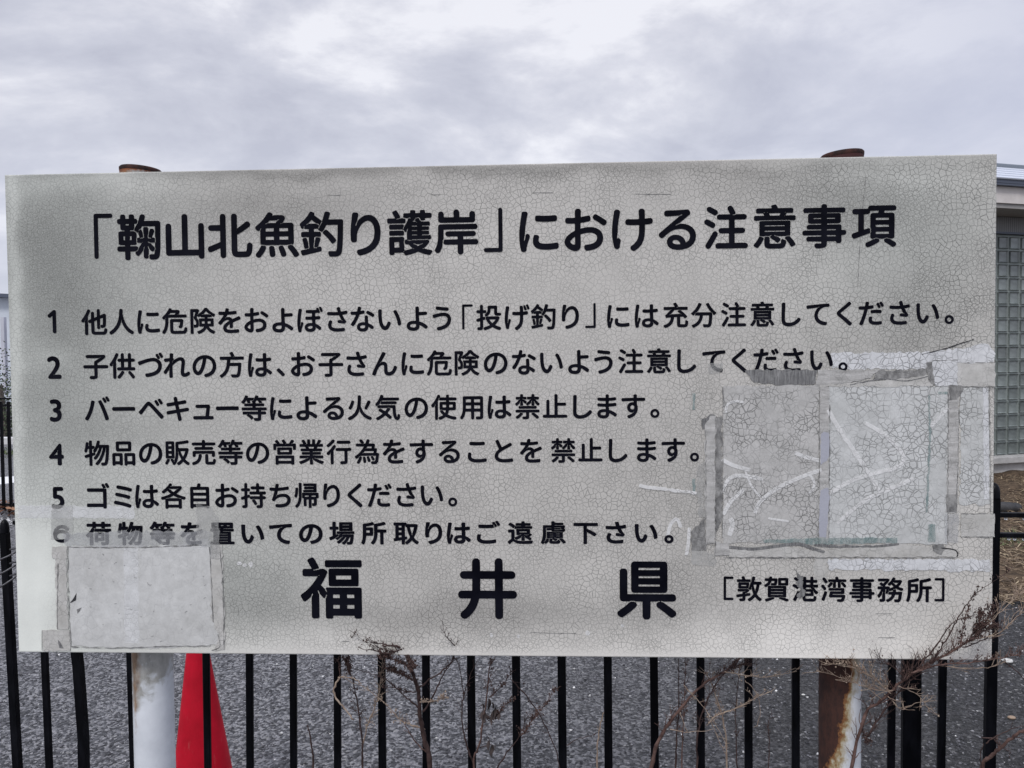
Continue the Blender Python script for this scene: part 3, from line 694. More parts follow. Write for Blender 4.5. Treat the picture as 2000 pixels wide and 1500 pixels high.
for x0, y0, x1, y1 in ((1411, 756, 1411, 812), (1851, 760, 1850, 1000), (1873, 790, 1867, 995), (1600, 756, 1598, 1060), (1620, 790, 1618, 1050), (1412, 1088, 1865, 1089), (1869, 708, 1943, 708), (1869, 755, 1943, 756), (1876, 1003, 1942, 1003), (1876, 1048, 1942, 1048), (1819, 705, 1870, 703), (1378, 840, 1378, 1060), (1397, 815, 1397, 1080), (1411, 830, 1410, 1050), (1931, 757, 1934, 1000), (1850, 1003, 1850, 1060)):
    stroke('tape_edge', [(x0, y0), ((x0+x1)/2+.6, (y0+y1)/2), (x1, y1)], 1.3, m_dark2, .0029, None, .8)
stroke('print_line', [(1814, 772), (1816, 860), (1812, 940), (1809, 1000)], 4, m_teal, .0022, 'thin teal vertical line in the right pane', 1.0)
sheet('print_line', [(1490, 1054), (1600, 1050), (1752, 1050), (1752, 1060), (1600, 1064), (1492, 1060)], m_teal, .0021, .0002, 1.0, 'teal traces along the foot of the panes')
sheet('print_line', rect(1352, 768, 1358, 800), m_teal, .0012, .0002, 1)
sheet('print_line', rect(1352, 935, 1358, 962), m_teal, .0012, .0002, 1)
sheet('print_line', rect(1812, 1024, 1826, 1058), m_teal, .0023, .0002, 1)
sheet('print_line', rect(1832, 765, 1850, 770), m_teal, .0022, .0002, 1)
WS = [([(1248, 947), (1262, 951), (1300, 955), (1360, 963)], 8), ([(1410, 897), (1430, 908), (1465, 918)], 9), ([(1474, 1002), (1484, 980), (1515, 955), (1560, 933), (1604, 917)], 9),
      ([(1617, 800), (1635, 832), (1668, 882), (1700, 930), (1716, 958)], 10), ([(1690, 826), (1728, 850), (1758, 880), (1764, 898), (1752, 912), (1700, 926), (1660, 940), (1619, 964)], 9),
      ([(1785, 934), (1735, 956), (1690, 976), (1634, 1022)], 9), ([(1817, 834), (1834, 814), (1851, 797)], 9), ([(1412, 1005), (1428, 978), (1452, 956)], 9),
      ([(1455, 920), (1468, 950), (1485, 970)], 5), ([(1405, 965), (1432, 930), (1490, 936)], 8), ([(1552, 884), (1575, 893), (1603, 900)], 9), ([(1580, 925), (1590, 945), (1580, 965)], 6),
      ([(1418, 806), (1420, 790), (1436, 784), (1452, 786)], 6), ([(1426, 1012), (1430, 1024), (1424, 1046)], 11), ([(1303, 1050), (1310, 1024), (1322, 1014), (1330, 1030)], 8), ([(1346, 1030), (1344, 1060), (1340, 1084)], 8), ([(1500, 1012), (1540, 1018)], 5)]
for pts, wd in WS: stroke('marker_stroke', cr(pts), wd*.86, m_chalk, -.0001 if pts[0][0] == 1303 else .0025, 'faded white marker stroke', 1.3)
stroke('scratch', [(1800, 692), (1850, 680), (1902, 662)], 1.8, m_blackm, .0014, 'thin dark diagonal scratch', .4)
sheet('smear', [(1551, 1108), (1560, 1120), (1568, 1124), (1568, 1140), (1572, 1158), (1562, 1170), (1556, 1160), (1564, 1150), (1553, 1138), (1560, 1132)], m_dark, .0014, .0003, 2.0, 'small dark burst mark over the bracketed row', 5)
stroke('scratch', [(1675, 560), (1681, 450), (1691, 345)], 1.0, m_dark2, .0003, None, .6)
for x0, y0, x1, y1 in ((1035, 1235, 1125, 1237), (1710, 1198, 1742, 1198), (1715, 1245, 1748, 1245), (640, 381, 665, 381), (1040, 376, 1080, 376), (1240, 379, 1310, 379), (842, 380, 860, 380), (667, 1252, 683, 1252)):
    stroke('scratch', [(x0, y0), ((x0+x1)/2, (y0+y1)/2+.4), (x1, y1)], .9, m_dark2, .0006, None, .2)

# ------------------------------------------------------------------ near fence
PA, PB = atd(600, 1400, 1.744), atd(1500, 1400, 1.640)
fd = Vector((PB.x-PA.x, PB.y-PA.y, 0)).normalized(); fn = Vector((-fd.y, fd.x, 0)); fa = math.atan2(fd.y, fd.x)
fence = empty('picket_fence', (PA.x, PA.y, 0), 'black steel picket fence standing right behind the notice board', 'fence', None, fa)
FT = Matrix.Translation((PA.x, PA.y, 0)) @ Matrix.Rotation(fa, 4, 'Z'); FI = FT.inverted()
def fx(px, py=1400):
    p = atp(px, py, PA, fn); q = FI @ p; return q.x, q.z
zr2 = fx(1970, 1045)[1]; zr1 = fx(1970, 1005.5)[1]
def bar(px0, px1, w_, y0=1300, y1=1490, top=None, kind='bar', cap=False, dep=.0045):
    xa, za = fx(px0, y0); xb, zb_ = fx(px1, y1); sl = (xa-xb)/(za-zb_)
    top = zr2-.006 if top is None else top
    X = lambda z: xb + sl*(z-zb_)
    m = MB(); hw = w_/2; k = 0
    for z in (0.02, top):
        for dx, dy in ((-hw, -dep), (hw, -dep), (hw, dep), (-hw, dep)): m.v.append(Vector((X(z)+dx, dy, z)))
    m.f = [(0, 3, 2, 1), (4, 5, 6, 7), (0, 1, 5, 4), (1, 2, 6, 5), (2, 3, 7, 6), (3, 0, 4, 7)]
    o = bevel(m.build(kind, M['black'], fence), .0015, 1)
    if cap:
        c = MB(); c.lathe([(hw*1.06, 0), (hw*1.06, .012), (hw*.92, .022), (hw*.5, .029), (.0005, .031)], 20)
        c.build('cap', M['black'], o, True, (X(top), 0, top))
    return o
bars = [(88, 96, 19), (254, 260, 11), (330, 334, 17), (403, 406, 17), (487.5, 488.5, 17), (573, 573.5, 16), (659, 659.5, 16), (745.5, 747, 16.5), (832, 833, 16), (920, 922, 16), (1008, 1010, 16), (1097, 1099, 16.5), (1187, 1188.5, 16.5), (1277, 1279, 16.5), (1368, 1369, 16.5), (1461.5, 1462, 17), (1554, 1554, 17), (1648, 1647, 17), (1742, 1740, 17), (1841, 1838, 18), (2027, 2022, 18), (2118, 2112, 18), (2210, 2203, 18)]
for a, b_, w_ in bars: bar(a, b_, (max(w_, 16) - 5*abs(a-1000)/1000)*1.70/1500)
# the bent picket
m = MB()
pts = [(150, 1276), (153, 1300), (158, 1370), (163, 1440), (164, 1500)]
P = [fx(a, b_) for a, b_ in pts]; zt = zr2-.006
P = [(P[0][0]-.004, zt)] + P + [(P[-1][0]+.001, .02)]
for x, z in P:
    for dx, dy in ((-.0098, -.008), (.0098, -.008), (.0098, .008), (-.0098, .008)): m.v.append(Vector((x+dx, dy, z)))
for i in range(len(P)-1):
    for j in range(4): m.f.append((i*4+j, i*4+4+j, i*4+4+(j+1) % 4, i*4+(j+1) % 4))
m.f += [(0, 1, 2, 3), tuple(len(m.v)-4+k for k in (3, 2, 1, 0))]
m.build('bar', M['black'], fence)['label'] = 'bent picket left of the left pipe post'
# fence posts
bar(23.5, 34, .0190, 1300, 1490, fx(14, 1040)[1], 'post', True, .007)
bar(1780, 1779, .037, 1300, 1490, zr1+.01, 'post', False, .007)
bar(1935.6, 1932.2, .0212, 1300, 1490, fx(1943, 972)[1], 'post', True, .007)
xl = fx(22, 1200)[0]; xr = fx(2230, 1200)[0]
for z in (zr1, zr2):
    bevel(MB().box((xl+.014, -.006, z-.0048), (xr, .006, z+.0048)).build('rail', M['black'], fence), .0012, 1)
bevel(MB().box((xl+.014, -.006, .08), (xr, .006, .092)).build('rail', M['black'], fence), .0012, 1)
# hanging water drops on the rails
m_drop, t, b = mat('water', (.9, .93, .95), .02); b.inputs['Transmission Weight'].default_value = 1; b.inputs['IOR'].default_value = 1.33
for px, py, where in ((1963, 1010, 'upper fence rail nearest the board edge'), (1999, 1010, 'upper fence rail at the right picture edge'), (1969, 1050, 'lower fence rail nearest the board edge'),
                      (1980, 1050, 'lower fence rail, middle drop of its three'), (1998, 1050, 'lower fence rail at the right picture edge')):
    x, z = fx(px, py); d = MB(); d.lathe([(.0002, -.0045), (.0026, -.003), (.0034, -.0012), (.0028, .0008), (.0010, .0022), (.0002, .003)], 10)
    o = d.build('water_drop', m_drop, None, True, FT @ Vector((x, -.003, (zr1 if py < 1030 else zr2)-.0062)))
    tag(o, 'clear drop under the ' + where, 'water drop', 'drops hanging from the fence rails')

# tie wires round the left post
for (y0, y1) in ((1093, 1077), (1121, 1102), (1146, 1125)):
    a = atd(-40, y0+22, 1.70); b_ = atd(1, y0, 1.74); c = atd(33, y1, 1.76); pts = cr([tuple(a), tuple(b_), tuple(b_.lerp(c, .5)+Vector((0, -.002, -.001))), tuple(c)], 4)
    back = [tuple(Vector(c)+Vector((.004, .02, .004))), tuple(Vector(b_)+Vector((-.01, .045, .012)))]
    m = MB().tube(pts + back, .0021, 8)
    tag(m.build('tie_wire', M['dkmetal'], None, True), ['uppermost of three black wires wrapped round the left fence post', 'middle of three black wires wrapped round the left fence post', 'lowest of three black wires wrapped round the left fence post'][[1093, 1121, 1146].index(y0)], 'wire', 'wires round the left fence post')

# ------------------------------------------------------------------ far fence on the left
ff = empty('picket_fence', atd(8, 995, 7.9) * 1.0, 'distant black picket fence glimpsed left of the board', 'fence')
B0 = atd(8, 1000, 7.9); B0.z = 0; ff.location = B0
for k in range(-6, 12):
    o = MB().box((-.013, -.01, .06), (.013, .01, 1.17)).build('bar', M['black'], ff); o.location = (k*.078, 0, 0)
for z in (1.13, 1.20): MB().box((-.55, -.012, z-.008), (1.0, .012, z+.008)).build('rail', M['black'], ff)
MB().box((-.55, -.012, .10), (1.0, .012, .12)).build('rail', M['black'], ff)

# ------------------------------------------------------------------ traffic cone
cb = atd(397, 1500, 2.64); cone = empty('traffic_cone', (cb.x-.002, cb.y, 0), 'red plastic traffic cone standing on the asphalt behind the fence', 'traffic cone')
m_red, t, b = mat('red_plastic', (.50, .012, .028), .5, 0, .2)
oc = objc(t); n = noise(t, oc, 9, 4, .6); lk(t, ramp(t, n, [(.3, (.36, .003, .014)), (.7, (.54, .005, .024))]), b.inputs['Base Color'])
sc_ = ramp(t, noise(t, mapped(t, oc, (1, 1, .25)), 55, 6, .75), [(.60, 0.0), (.70, 1.0)]); lk(t, mixc(t, mathn(t, 'MULTIPLY', sc_, .35), ramp(t, n, [(.3, (.36, .003, .014)), (.7, (.54, .005, .024))]), (.45, .10, .10)), b.inputs['Base Color'])
bump(t, b, noise(t, mapped(t, oc, (1, 1, .3)), 40, 4, .6), .2, .002)
m = MB(); m.lathe([(.122, .026), (.118, .03), (.112, .05), (.108, .055), (.096, .13), (.050, .46), (.028, .62), (.022, .66), (.018, .672), (.010, .676)], 48)
for v_ in m.v: v_.x += -.02*v_.z + .003
m.build('cone_body', m_red, cone, True)
m = MB().box((-.185, -.185, .002), (.185, .185, .026)); bevel(m.build('base', m_red, cone), .012, 3)

# ------------------------------------------------------------------ building with glass blocks (right)
ang = R(18.6); o0 = atd(1948, 900, 10.0); o0.z = 0
bld = empty('building', o0, 'low beige building with a glass block window and metal roof right of the board', 'building', None, ang)
m_wall = simple('beige_render', (.60, .565, .54), (.68, .645, .62), 8, .8, bs=.2)
m_sof = simple('grey_soffit', (.26, .255, .25), (.32, .31, .30), 6, .8)
m_sill = simple('concrete_sill', (.36, .36, .35), (.52, .51, .50), 5, .8, bs=.3, bd=.004)
m_til, t, b = mat('strip_tile', (.20, .20, .195), .5)
wv = t.nodes.new('ShaderNodeTexWave'); wv.inputs['Scale'].default_value = 9; lk(t, objc(t), wv.inputs[0]); lk(t, ramp(t, wv.outputs['Fac'], [(.05, (.09, .09, .09)), (.2, (.22, .22, .215))]), b.inputs['Base Color'])
m_rcap, _, _ = mat('grey_ridge_metal', (.20, .23, .27), .5)
m_roof, t, b = mat('blue_grey_metal_roof', (.62, .66, .74), .3, .2)
m_fas, _, _ = mat('dark_fascia', (.075, .09, .125), .4)
m_glass, t, b = mat('glass_block_glass', (.15, .18, .175), .12, 0, .7)
oi = N(t, 'ShaderNodeObjectInfo'); lk(t, mixc(t, 1.0, ramp(t, noise(t, objc(t), 11, 3, .5), [(.3, (.13, .15, .148)), (.7, (.22, .25, .245))]), ramp(t, oi.outputs['Random'], [(0, .75), (1, 1.25)]), 'MULTIPLY'), b.inputs['Base Color'])
m_grout, _, _ = mat('pale_mortar', (.30, .335, .32), .7)
# local frame: x along the wall, -y towards the camera
z0, z1 = .22, 3.10
MB().box((-0.63, .10, 0), (7, 6, 3.62)).build('wall', m_wall, bld)
MB().box((-0.63, -.05, .0), (7, .098, .15)).build('plinth', m_sill, bld)
bevel(MB().box((-0.63, -.12, .152), (7, .098, .235)).build('sill', m_sill, bld), .008, 2)
MB().box((-.62, .06, .237), (5.2, .098, z1+.015)).build('mortar_panel', m_grout, bld)
gb = None; ps = .19; rows = 16; ph = (z1-z0-.02)/rows
for i in range(-3, 9):
    for j in range(rows):
        if gb is None:
            m = MB(); a, c = ps/2-.011, ph/2-.009
            m.v = [Vector(p) for p in ((-a, .028, -c), (a, .028, -c), (a, .028, c), (-a, .028, c), (-a+.006, -.008, -c+.006), (a-.006, -.008, -c+.006), (a-.006, -.008, c-.006), (-a+.006, -.008, c-.006), (-a+.016, .010, -c+.016), (a-.016, .010, -c+.016), (a-.016, .010, c-.016), (-a+.016, .010, c-.016))]
            m.f = [(0, 1, 5, 4), (1, 2, 6, 5), (2, 3, 7, 6), (3, 0, 4, 7), (4, 5, 9, 8), (5, 6, 10, 9), (6, 7, 11, 10), (7, 4, 8, 11), (8, 9, 10, 11), (3, 2, 1, 0)]
            gb = m.mesh('glass_block')
        o = link('glass_block', gb, m_glass, bld); o.location = ((i+.5)*ps+.02, .045, z0+.02+(j+.5)*ph)
MB().box((-0.63, .03, z1+.045), (7, .098, 3.34)).build('tile_band', m_til, bld)
MB().box((-0.63, .00, z1+.018), (7, .098, z1+.043)).build('lintel', m_fas, bld)
MB().box((-0.70, -.42, 3.345), (7.4, .098, 3.40)).build('soffit', m_sof, bld)
MB().box((-0.70, -.44, 3.402), (7.4, -.30, 3.60)).build('eave_board', m_wall, bld)
MB().box((-0.72, -.50, 3.602), (7.5, -.30, 3.665)).build('gutter', m_fas, bld)
for k in range(5):
    d = k*.16; zz_ = 3.668 + k*.074
    M4 = Matrix.Translation((0, -.52+d, zz_)) @ Matrix.Rotation(R(23), 4, 'X')
    bevel(MB().box((-0.74, 0, 0), (7.55, .158, .022), M4).build('roof_panel', m_roof, bld), .005, 2)
    MB().box((-0.73, -.505+d, zz_-.04), (7.54, -.40+d, zz_-.001)).build('batten', m_fas, bld)
bevel(MB().box((-0.74, .29, 4.02), (7.55, .45, 4.11)).build('ridge_cap', m_rcap, bld), .01, 2)

# ------------------------------------------------------------------ dry bed between lot and building
m_soil = simple('brown_soil', (.045, .032, .022), (.12, .085, .055), 14, .95, .2, bs=1, bd=.03, detail=8)
ec = atz(1960, 1182)
m = MB(); nx_, ny_ = 40, 30; rs = random.Random(4)
for j in range(ny_+1):
    for i in range(nx_+1):
        x = 2.3 + i*.2; y0b = ec.y + .10*math.sin(x*2.3)+.06*math.sin(x*7.1); y = y0b + (8.8+x*.3-y0b)*j/ny_
        m.v.append(Vector((x, y, .006 + (0 if j in (0,) else rs.uniform(.0, .05)))))
for j in range(ny_):
    for i in range(nx_):
        q = j*(nx_+1)+i; m.f.append((q, q+1, q+nx_+2, q+nx_+1))
tag(m.build('soil', m_soil, None, True), 'brown soil bed before the beige building', None, None, 'structure')
def blades(name, n, fxy, lmin, lmax, wd, rise, m, label, cat, seed, curl=.3):
    rs = random.Random(seed); b_ = MB()
    for _ in range(n):
        x, y = fxy(rs); a = rs.uniform(0, 6.28); l_ = rs.uniform(lmin, lmax); h_ = rs.uniform(*rise); z = .01+rs.uniform(0, .03)
        d = Vector((math.cos(a), math.sin(a), 0)); s = Vector((-d.y, d.x, rs.uniform(-.5, .5)))*wd*rs.uniform(.6, 1.4)
        p0 = Vector((x, y, z)); p1 = p0 + d*l_*.5 + Vector((0, 0, h_*l_*.6)); p2 = p0 + d*l_ + Vector((d.y, -d.x, 0))*l_*rs.uniform(-curl, curl) + Vector((0, 0, h_*l_*.5))
        k = len(b_.v); b_.v += [p0-s, p0+s, p1-s*.8, p1+s*.8, p2]; b_.f += [(k, k+1, k+3, k+2), (k+2, k+3, k+4)]
    return tag(b_.build(name, m), label, cat, None, 'stuff')
m_straw = stone_mat('dry_straw', [(0, (.045, .03, .02)), (.35, (.13, .085, .05)), (.7, (.25, .18, .11)), (1, (.42, .34, .22))])
m_grn = stone_mat('green_blades', [(0, (.03, .05, .015)), (.6, (.07, .11, .03)), (1, (.18, .20, .08))])
def bedxy(rs):
    x = rs.uniform(2.9, 8); return x, ec.y - .03 + rs.random()**1.3*(8.6-ec.y)
blades('dry_grass', 30000, bedxy, .03, .16, .0032, (0, .35), m_straw, 'brown dead grass and leaf litter covering the bed by the building', 'dry grass', 5)
gp = atz(1975, 1062)
blades('green_grass', 900, lambda rs: (gp.x+rs.gauss(0, .5), gp.y+rs.gauss(0, .16)), .03, .09, .003, (.2, .9), m_grn, 'small patch of green grass among the dead grass', 'grass', 6)
# dark hose end lying in the litter
hp = atz(1966, 1003); m_rub = simple('black_rubber', (.018, .018, .02), (.05, .05, .052), 12, .6)
c = cr([(hp.x-.22, hp.y, .05), (hp.x-.02, hp.y-.02, .065), (hp.x+.08, hp.y+.03, .045), (hp.x+.16, hp.y+.12, .03)], 5)
m = MB().tube(c, [.055+.0*i for i in range(len(c))], 14)
tag(m.build('pipe', m_rub, None, True), 'thick black pipe lying in the dead grass behind the right fence post', 'pipe')

# pebbles lying singly on the lot at the right
m_pb = simple('brown_pebble', (.24, .17, .12), (.34, .26, .19), 20, .6)
m_pb2 = simple('pale_pebble', (.50, .50, .48), (.62, .62, .60), 20, .6)
def pebble(px, py, r_, m_, label):
    p = atz(px, py); b_ = MB(); prof = [(.001, -.35), (.55, -.3), (.9, -.05), (1, .15), (.8, .42), (.45, .58), (.001, .62)]
    b_.lathe([(a*r_, c_*r_) for a, c_ in prof], 12)
    for v_ in b_.v: v_.x *= 1.25; v_.y *= .9; v_ += Vector((rnd.uniform(-1, 1), rnd.uniform(-1, 1), rnd.uniform(-.5, .5)))*r_*.06
    tag(b_.build('pebble', m_, None, True, (p.x, p.y, .3*r_)), label, 'pebble', 'pebbles on the asphalt by the right fence post')
pebble(1976, 1404, .014, m_pb, 'round brown pebble on the asphalt right of the right fence post')
pebble(1968, 1294, .022, m_pb2, 'flat whitish pebble beside the lower right corner of the board')
pebble(1569, 1358, .007, m_pb2, 'small pale pebble between the pickets left of the rusty post')

# ------------------------------------------------------------------ left background
m_pale = simple('pale_wall', (.55, .60, .66), (.62, .66, .72), 3, .7)
m_panel = simple('grey_panel', (.36, .38, .43), (.44, .46, .51), 3, .6)
pb = atd(6, 700, 30); pale = empty('building', (pb.x-3.0, pb.y, 0), 'distant pale building with dark roof edge left of the board', 'building')
MB().box((-6, 0, 0), (3.6, 8, 4.15)).build('wall', m_pale, pale)
m = MB(); m.v = [Vector(p) for p in ((-6.4, -.4, 4.75), (4.0, -.4, 4.10), (4.0, 8.4, 4.10), (-6.4, 8.4, 4.75), (-6.4, -.4, 4.9), (4.0, -.4, 4.24), (4.0, 8.4, 4.24), (-6.4, 8.4, 4.9))]
m.f = [(0, 3, 2, 1), (4, 5, 6, 7), (0, 1, 5, 4), (1, 2, 6, 5), (2, 3, 7, 6), (3, 0, 4, 7)]; m.build('roof', m_fas, pale)
wp = atd(4, 700, 20); wl = empty('screen_wall', (wp.x, wp.y, 0), 'grey panelled screen wall with a light upright left of the board', 'wall')
for k in range(-4, 5):
    if k == 0: continue
    MB().box((k*.28-.12, 0, 0), (k*.28+.12, .06, 2.66)).build('panel', m_panel, wl) if k < 0 else MB().box((k*.28-.10, .1, 0), (k*.28+.12, .16, 2.70)).build('panel', m_panel, wl)
MB().box((.045, -.08, .75), (.135, .02, 2.78)).build('upright', simple('light_upright', (.46, .47, .52), (.54, .55, .6), 3, .5), wl)
# shrub
sp_ = atd(5, 800, 16.5); shrub = empty('shrub', (sp_.x, sp_.y, 0), 'dark green shrub with a leaning trunk left of the board', 'shrub')
m_bark = simple('grey_bark', (.10, .08, .07), (.2, .17, .15), 20, .9)
m = MB().tube(cr([(.06, 0, 0), (.03, 0, .3), (-.02, 0, .7), (-.06, 0, 1.1)], 4), [.07]*13, 8); m.build('trunk', m_bark, shrub, True)
m_leaf = stone_mat('shrub_leaf', [(0, (.012, .02, .01)), (.5, (.035, .055, .025)), (1, (.08, .11, .05))])
m = MB(); rs = random.Random(12)
for _ in range(2600):
    c = Vector((rs.gauss(0, .35), rs.gauss(0, .3), 1.0+rs.gauss(0, .40))) if rs.random() < .55 else Vector((rs.gauss(.25, .3), rs.gauss(0, .3), abs(rs.gauss(.35, .2))))
    a = Vector((rs.uniform(-1, 1), rs.uniform(-1, 1), rs.uniform(-1, 1))).normalized()*.035; b2 = a.cross(Vector((rs.uniform(-1, 1), rs.uniform(-1, 1), 1))).normalized()*.018
    k = len(m.v); m.v += [c-a, c+b2, c+a, c-b2]; m.f.append((k, k+1, k+2, k+3))
m.build('crown', m_leaf, shrub)
# roadway, kerb, white patch
m_road = simple('pale_asphalt', (.20, .20, .23), (.26, .26, .29), 6, .85)
r0 = atz(10, 868); r1 = atz(10, 815)
m = MB(); m.v = [Vector(p) for p in ((-60, r0.y+.3, .005), (-1.0, r0.y+.3, .005), (-1.0, r1.y+2, .005), (-60, r1.y+2, .005))]; m.f = [(0, 1, 2, 3)]
tag(m.build('road', m_road), 'pale grey roadway beyond the far fence', None, None, 'structure')
m_kerb = simple('kerb_concrete', (.55, .55, .55), (.68, .68, .68), 4, .8)
tag(MB().box((-40, r0.y, 0), (-1.0, r0.y+.28, .12)).build('kerb', m_kerb), 'pale concrete kerb along the road', None, None, 'structure')
gk = atz(10, 888)
blades('green_grass', 2500, lambda rs: (rs.uniform(-14, -6), gk.y + rs.gauss(0, .25)), .05, .14, .006, (.2, .8), m_grn, 'strip of low grass along the kerb left of the board', 'grass', 8)
wm = atz(4, 939); m = MB()
ring = [(wm.x+.36*math.cos(a)*rnd.uniform(.85, 1.1), wm.y+.42*math.sin(a)*rnd.uniform(.85, 1.1), .004) for a in [i*.5236 for i in range(12)]]
m.v = [Vector(p) for p in ring]; m.f = [tuple(range(12))]
m_wpatch, _, _ = mat('plain_white', (.75, .76, .78), .6)  # even white colour for the flat patch on the asphalt
tag(m.build('white_patch', m_wpatch), 'round white patch on the asphalt left of the board', None, None, 'structure')
lp_ = atz(18, 1000)
m_dl = stone_mat('dead_leaves', [(0, (.05, .02, .012)), (.5, (.16, .065, .03)), (1, (.36, .20, .12))])
m = MB(); rs = random.Random(3)
for _ in range(260):
    c = Vector((lp_.x+rs.gauss(.15, .28), lp_.y+rs.gauss(0, .16), rs.uniform(.01, .10)))
    a = Vector((rs.uniform(-1, 1), rs.uniform(-1, 1), rs.uniform(-.4, .4))).normalized()*.04; b2 = a.cross(Vector((rs.uniform(-.5, .5), rs.uniform(-.5, .5), 1))).normalized()*.022
    k = len(m.v); m.v += [c-a, c+b2+Vector((0, 0, .01)), c+a, c-b2]; m.f.append((k, k+1, k+2, k+3))
tag(m.build('leaf_litter', m_dl), 'heap of reddish brown dead leaves at the far fence foot', 'leaves', None, 'stuff')
sc = atz(8, 1022); scatter_stones('gravel', 500, (sc.x-.8, sc.x+.8), (sc.y-.15, sc.y+.2), .012, .035, 'band of pale pebbles in front of the far fence', 'gravel', stone_mat('pale_pebbles', [(0, (.2, .2, .2)), (1, (.7, .7, .7))]), 9, .01)

# ------------------------------------------------------------------ dry weeds
def twig_mat(name, c1, c2): return simple(name, c1, c2, 60, .75, .3)
m_tw = twig_mat('dark_stem', (.030, .018, .017), (.085, .052, .046))
m_tr = twig_mat('reddish_stem', (.065, .035, .030), (.17, .105, .088))
m_tl = twig_mat('straw_stem', (.24, .17, .13), (.40, .32, .25))
m_seed = twig_mat('seed_head', (.035, .022, .022), (.10, .06, .05))
def weed(label, stems, base):
    """stems: (list of (px,py), Y at root, Y at tip, px radius root, tip, material key, twig density, twig len px, seed density)"""
    root = empty('dry_weed', base, label, 'dry weed', 'dry weeds along the fence')
    parts = {'stem': {}, 'twig': {}, 'seed_head': {}}
    def get(kind, mk): return parts[kind].setdefault(mk, MB())
    rs = random.Random(sum(ord(c) for c in label))
    for (pts, Y0, Y1, r0, r1, mk, td, tl, sdn) in stems:
        n_ = len(pts); W = []
        for i, (a, b_) in enumerate(pts):
            u = i/(n_-1); W.append(tuple(at(a, b_, Y0+(Y1-Y0)*u)))
        sm = cr(W, 6); sm = [Vector(p) + Vector((rs.gauss(0, .0006), rs.gauss(0, .001), rs.gauss(0, .0006))) for p in sm]
        px2m = 1.45/1500
        rad = [max(.00045, (r0*(1.0 if mk == 'd' else .85)+(r1*.60-r0*(1.0 if mk == 'd' else .85))*i/(len(sm)-1))*px2m*(1+.15*math.sin(i*2.1))) for i in range(len(sm))]
        get('stem', mk).tube([p - Vector(base) for p in sm], rad, 6)
        Lt = sum((sm[i+1]-sm[i]).length for i in range(len(sm)-1))
        cnt = int(min(Lt/px2m, 420)/100*td*3.0)
        for _ in range(cnt):
            q = rs.randrange(1, len(sm)-1) if rs.random() < .6 or td < 20 else rs.randrange(max(1, len(sm)*2//3), len(sm))
            p = sm[q]
            if p.z < .80: continue
            d = (sm[min(q+1, len(sm)-1)] - sm[q-1]).normalized()
            sd_ = Vector((rs.choice((-1, 1))*rs.uniform(.3, 1), rs.uniform(-.35, .35), rs.uniform(-.1, .8)))
            dd = (d*rs.uniform(.5, 1.1) + sd_*.75).normalized(); l_ = tl*px2m*rs.uniform(.4, 1.3)
            tp = [p]; cur = Vector(dd)
            for s in range(5):
                cur = (cur + Vector((rs.gauss(0, .16), rs.gauss(0, .12), rs.gauss(.02, .16)))).normalized(); tp.append(tp[-1] + cur*l_/5)
            tr = min(.0010, max(.00055, rad[q]*.34))
            get('twig', mk).tube([v_ - Vector(base) for v_ in tp], [tr, tr*.9, tr*.8, tr*.7, tr*.55, tr*.4], 4)
            for s in range(int(sdn*rs.uniform(.5, 1.5))):
                w_ = rs.randrange(1, 6); c = tp[w_] + Vector((rs.gauss(0, .0022), rs.gauss(0, .0022), rs.gauss(0, .0022)))
                get('seed_head', 'd' if mk != 'l' else 'l').blob(c - Vector(base), rs.uniform(.0008, .0022), (1, 1, 1.3))
            for _k in range(rs.randrange(0, 3)):
                q2 = tp[rs.randrange(2, 5)]; e_ = q2 + (cur + Vector((rs.choice((-1, 1))*.8, rs.uniform(-.3, .3), .4))).normalized()*l_*.35
                get('twig', mk).tube([q2 - Vector(base), e_ - Vector(base)], [tr*.6, tr*.35], 4)
    mats = {'d': m_tw, 'r': m_tr, 'l': m_tl}
    for kind in parts:
        for mk, mb in parts[kind].items():
            if mb.v:
                o = mb.build(kind, m_seed if kind == 'seed_head' and mk == 'd' else mats[mk], root, True)
                if kind != 'stem': o['kind'] = 'stuff'
    return root
Yb = .13
def base_of(px): p = at(px, 1500, Yb); return (p.x, p.y, 0)
def G(px): return (px, 2900)     # runs down to the ground below the frame
